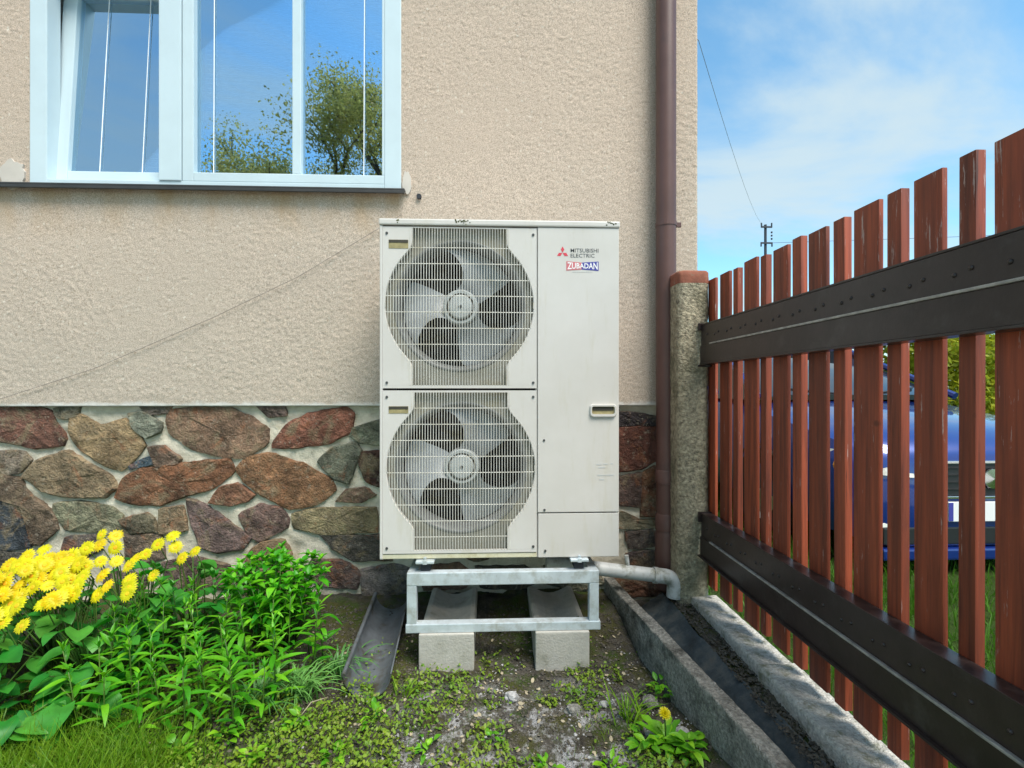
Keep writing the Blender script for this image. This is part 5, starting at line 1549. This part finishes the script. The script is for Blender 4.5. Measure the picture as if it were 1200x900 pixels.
for s_ in (-1, 1):
    b = MB(); b.tube([(CXc + s_ * .79, CY + 1.0, gl + .99), (CXc + s_ * .615, CY + 1.95, gl + 1.42), (CXc + s_ * .60, CY + 2.4, gl + 1.455), (CXc + s_ * .59, CY + 3.3, gl + 1.445), (CXc + s_ * .73, CY + 4.0, gl + 1.02)], .028, 8)
    b.build('roof_pillar', M['car'], car, smooth=40)
    b = MB(); b.tube([(CXc + s_ * .70, CY + 2.45, gl + .97), (CXc + s_ * .61, CY + 2.45, gl + 1.44)], .03, 6); b.build('door_pillar', M['trim'], car)
    b = MB(); b.lathe([(.0001, -.07), (.06, -.06), (.085, .0), (.075, .06), (.0001, .07)], (CXc + s_ * .98, CY + 1.42, gl + 1.02), 'y', 12); b.build('wing_mirror', M['car'], car, smooth=True)
    for wy in (.80, 3.42):
        wx = CXc + s_ * .80
        wh = bpy.data.objects.new('wheel', None); finish(wh, car, (wx, CY + wy, gl + .31))
        b = MB(); b.lathe([(.20, -.09), (.29, -.10), (.315, -.07), (.315, .07), (.29, .10), (.20, .09)], (wx, CY + wy, gl + .31), 'x', 28, True); b.build('tyre', M['tyre'], wh, smooth=40)
        b = MB(); b.lathe([(.20, s_ * .085), (.17, s_ * .06), (.05, s_ * .075), (.0001, s_ * .08)], (wx, CY + wy, gl + .31), 'x', 20); b.build('rim', M['alloy'], wh, smooth=30)
        b = MB(); b.lathe([(.345, s_ * .0), (.345, s_ * .096), (.33, s_ * .094)], (wx, CY + wy, gl + .31), 'x', 28); b.build('wheel_arch', M['trim'], wh)
    # headlamp wrapped round the corner
    b = MB(); vs = []; n = 8
    for i in range(n):
        q = i / (n - 1); w = .44 + q * .40
        yy = CY + (.005 if q < .25 else .005 + (q - .25) ** 1.7 * .40)
        z0_, z1_ = gl + .545 + .03 * q, gl + .640 + .055 * q
        vs += [(CXc + s_ * w, yy - .012, z0_), (CXc + s_ * w, yy - .012 + .03, z1_), (CXc + s_ * w * .97, yy + .08, z0_), (CXc + s_ * w * .97, yy + .10, z1_)]
    fs = []
    for i in range(n - 1):
        a = 4 * i
        fs += [(a, a + 1, a + 5, a + 4), (a, a + 4, a + 6, a + 2), (a + 1, a + 3, a + 7, a + 5)]
    b.add(vs, fs); hl = b.build('headlamp', M['lamp'], car, smooth=40)
    b = MB(); b.lathe([(.0001, -.008), (.03, -.004), (.032, .01)], (CXc + s_ * .79, CY + .115, gl + .60), 'y', 10); b.build('indicator', M['amber'], hl)
    b = MB(); b.lathe([(.0001, -.02), (.045, -.012), (.05, .02)], (CXc + s_ * .60, CY + .02, gl + .24), 'y', 12); b.build('fog_lamp', M['lamp'], car)
gr = MB().cbox(CXc - .40, CXc + .40, CY - .016, CY + .03, gl + .44, gl + .63, .012).build('grille', M['trim'], car)
b = MB(); b.cbox(CXc - .41, CXc + .41, CY - .026, CY - .0165, gl + .625, gl + .642, .003); b.build('grille_bar', M['chrome'], gr)
b = MB(); b.cbox(CXc - .39, CXc + .39, CY - .026, CY - .0165, gl + .428, gl + .443, .003); b.build('grille_bar', M['chrome'], gr)
for z in (.48, .52, .56, .60):
    b = MB(); b.box(CXc - .39, CXc + .39, CY - .022, CY - .0165, gl + z, gl + z + .008); b.build('grille_slat', M['tyre'], gr)
b = MB(); b.lathe([(.0001, -.034), (.055, -.030), (.060, -.018)], (CXc, CY, gl + .54), 'y', 20); b.build('round_badge', M['chrome'], gr, smooth=40)
b = MB(); b.cbox(CXc - .26, CXc + .26, CY - .024, CY - .004, gl + .30, gl + .41, .003); pl = b.build('number_plate', M['white'], car)
b = MB(); b.box(CXc - .259, CXc - .232, CY - .0256, CY - .0242, gl + .303, gl + .407); b.build('plate_band', M['blue'], pl)
MB().cbox(CXc - .62, CXc + .62, CY - .006, CY + .05, gl + .165, gl + .265, .01).build('lower_intake', M['trim'], car)
b = MB(); b.cbox(CXc - .64, CXc + .64, CY - .03, CY + .10, gl + .085, gl + .150, .012); b.build('bumper_lip', M['car'], car)
for s_ in (-1, 1):
    b = MB(); b.tube([(CXc + s_ * .1, CY + 1.02, gl + 1.005), (CXc + s_ * .55, CY + 1.12, gl + 1.055)], .007, 5); b.build('wiper', M['trim'], car)

# ------------------------------------------------------------------ trees, hedge, pole
def crown_leaves(name, centres, rads, n, size, m, parent, seed):
    r_ = np.random.default_rng(seed)
    c = np.array(centres); rr = np.array(rads)
    k = r_.integers(0, len(c), n)
    d = r_.normal(0, 1, (n, 3)); d /= np.linalg.norm(d, axis=1)[:, None]
    p = c[k] + d * (rr[k] * r_.random(n) ** .5)[:, None]
    u = r_.normal(0, 1, (n, 3)); u /= np.linalg.norm(u, axis=1)[:, None]
    v = np.cross(u, r_.normal(0, 1, (n, 3))); v /= np.linalg.norm(v, axis=1)[:, None]
    s_ = (size * r_.uniform(.6, 1.3, n))[:, None]
    co = np.stack([p - u * s_, p + v * s_ * .5, p + u * s_, p - v * s_ * .5], 1)
    q = (np.arange(n) * 4)[:, None] + np.arange(4)[None]
    org = c.mean(0)
    o = np_mesh(name, co.reshape(-1, 3) - org, q, m, None, False)
    COL.objects.unlink(o); finish(o, parent, org.tolist()); o['kind'] = 'stuff'
    return o
def tree(x, y, h, spread, seed, nleaf, label, leafsize=.042):
    r_ = random.Random(seed)
    t = thing('tree', (x, y, 0), label, 'tree')
    b = MB(); tips = []
    def grow(p, d, L, rr, depth):
        pts = [p]; q = p
        for i in range(3):
            d = (d + Vector((r_.uniform(-.18, .18), r_.uniform(-.18, .18), r_.uniform(-.02, .14)))).normalized()
            q = q + d * L / 3; pts.append(q)
        b.tube(pts, [rr, rr * .88, rr * .76, rr * .62], 6 if depth > 1 else 8)
        if depth >= 2: tips.extend([pts[2], pts[3]])
        if depth < 5:
            for k in range(3 if depth < 3 else 2):
                ax = d.orthogonal().normalized(); ax.rotate(Matrix.Rotation(r_.uniform(0, 6.28), 3, d))
                nd = (d * .78 + ax * r_.uniform(.45, .85) * spread).normalized()
                grow(pts[r_.choice((2, 3, 3))], nd, L * r_.uniform(.62, .8), rr * .58, depth + 1)
    grow(Vector((x, y, -.1)), Vector((0, 0, 1)), h * .30, h * .022, 0)
    b.build('trunk', M['bark'], t, smooth=True, recalc=False)
    crown_leaves('crown', [tuple(p) for p in tips], [r_.uniform(.3, .95) for _ in tips], nleaf, leafsize, M['crown'], t, seed)
tree(-2.2, -12.2, 11.8, 1.25, 4, 90000, 'tall spring tree with thin yellow-green leaves mirrored in the right window pane')
tree(-7.3, -13.0, 13.0, 1.35, 9, 90000, 'lower spring tree with thin yellow-green leaves mirrored in the middle window pane')
tree(-5.4, -13.4, 10.4, 1.4, 23, 60000, 'low spreading spring tree mirrored behind the muntin between the two right panes')
tree(-9.6, -13.6, 12.4, 1.35, 14, 70000, 'third spring tree with thin leaves mirrored at the left of the middle window pane')
def hedge(x0, x1, y, h, seed, label, name='hedge_bush', n=9000):
    r_ = random.Random(seed)
    t = thing(name, ((x0 + x1) / 2, y, 0), label, 'bush')
    cs = []; rs = []
    b = MB()
    for k in range(30):
        cx = r_.uniform(x0, x1); cy = y + r_.uniform(-.5, .5); cz = h * r_.uniform(.15, .92)
        cs.append((cx, cy, cz)); rs.append(r_.uniform(.3, .6))
    for k in range(8):
        cx = x0 + (x1 - x0) * (k + .5) / 8
        b.tube([(cx, y, -.1), (cx + r_.uniform(-.2, .2), y, h * .5), (cx + r_.uniform(-.3, .3), y + r_.uniform(-.2, .2), h * .9)], [.04, .03, .01], 6)
    b.build('stems', M['bark'], t, recalc=False)
    crown_leaves('foliage', cs, rs, n, .06, M['hedgeleaf'], t, seed)
hedge(6.9, 9.4, 6.3, 2.5, 3, 'sunlit yellow-green bush behind the blue car seen between fence slats')
hedge(9.6, 12.6, 6.8, 2.7, 5, 'second sunlit bush further right behind the blue car')
# utility pole
pd = 30.0; pr = ratio(897); pyd = pd / (1 + pr * RS); ux, uy = pr * pyd, pyd - DIST
zpx = lambda py: CAMZ + (HOR - py) / FPX * pd
up_ = thing('utility_pole', (ux, uy, 0), 'distant dark utility pole with two short crossarms above the fence', 'utility pole')
b = MB(); b.tube([(ux, uy, -.2), (ux, uy, zpx(263.5))], [.10, .075], 10); b.build('pole', M['pole'], up_, smooth=50)
for py, w0, w1 in ((266.8, .34, .36), (285.5, .36, .38)):
    z = zpx(py)
    ar = MB().box(ux - w0, ux + w1, uy - .13, uy - .08, z - .05, z + .05).build('crossarm', M['pole'], up_)
    for sx in (-w0 + .03, w1 - .03):
        b = MB()
        for k in range(3): b.lathe([(.0001, k * .07 + .0501), (.045, k * .07 + .055), (.05, k * .07 + .09), (.025, k * .07 + .115)], (ux + sx, uy - .105, z + (0 if py < 270 else -.27)), 'z', 8)
        b.build('insulator', M['pole'], ar)
b = MB()
for k in range(3): b.lathe([(.0001, 0), (.05, .01), (.055, .10), (.0001, .12)], (ux + .33, uy - .105, zpx(273 + k * 3.8) - .06), 'z', 8)
b.build('insulator_string', M['pole'], up_, kind='stuff')
p0, p1 = Vector((ux, uy, zpx(265))), Vector((2.58, 3.6, 5.45))
p2 = Vector((1.02, 2.3, 5.62))
b = MB(); b.tube([p0.lerp(p1, q) + Vector((0, 0, -1.2 * q * (1 - q) * 2)) for q in np.linspace(0, 1, 14)] + [p2], .0035, 5)
b.build('overhead_cable', M['line'], label='thin overhead cable running from the house roof towards the distant pole', cat='cable')
b = MB(); b.tube([(ux, uy, zpx(285)), (ux + 9, uy - 1.2, zpx(284)), (ux + 20, uy - 2.6, zpx(281)), (ux + 34, uy - 4.5, zpx(278))], .012, 5)
b.build('distant_cable', M['pole'], label='distant cable leaving the utility pole to the right behind the slats', cat='cable')
n = 900
x, y = visible_strip(n, -1.2, .60, -1.7, -.25)
o = leaflet_mesh('plant_litter', x, y, ground_z(x, y) + .004, nr.uniform(.003, .011, n), M['twig'], .5); tag(o, 'bits of dry dead leaf and stalk littering the soil', 'litter')
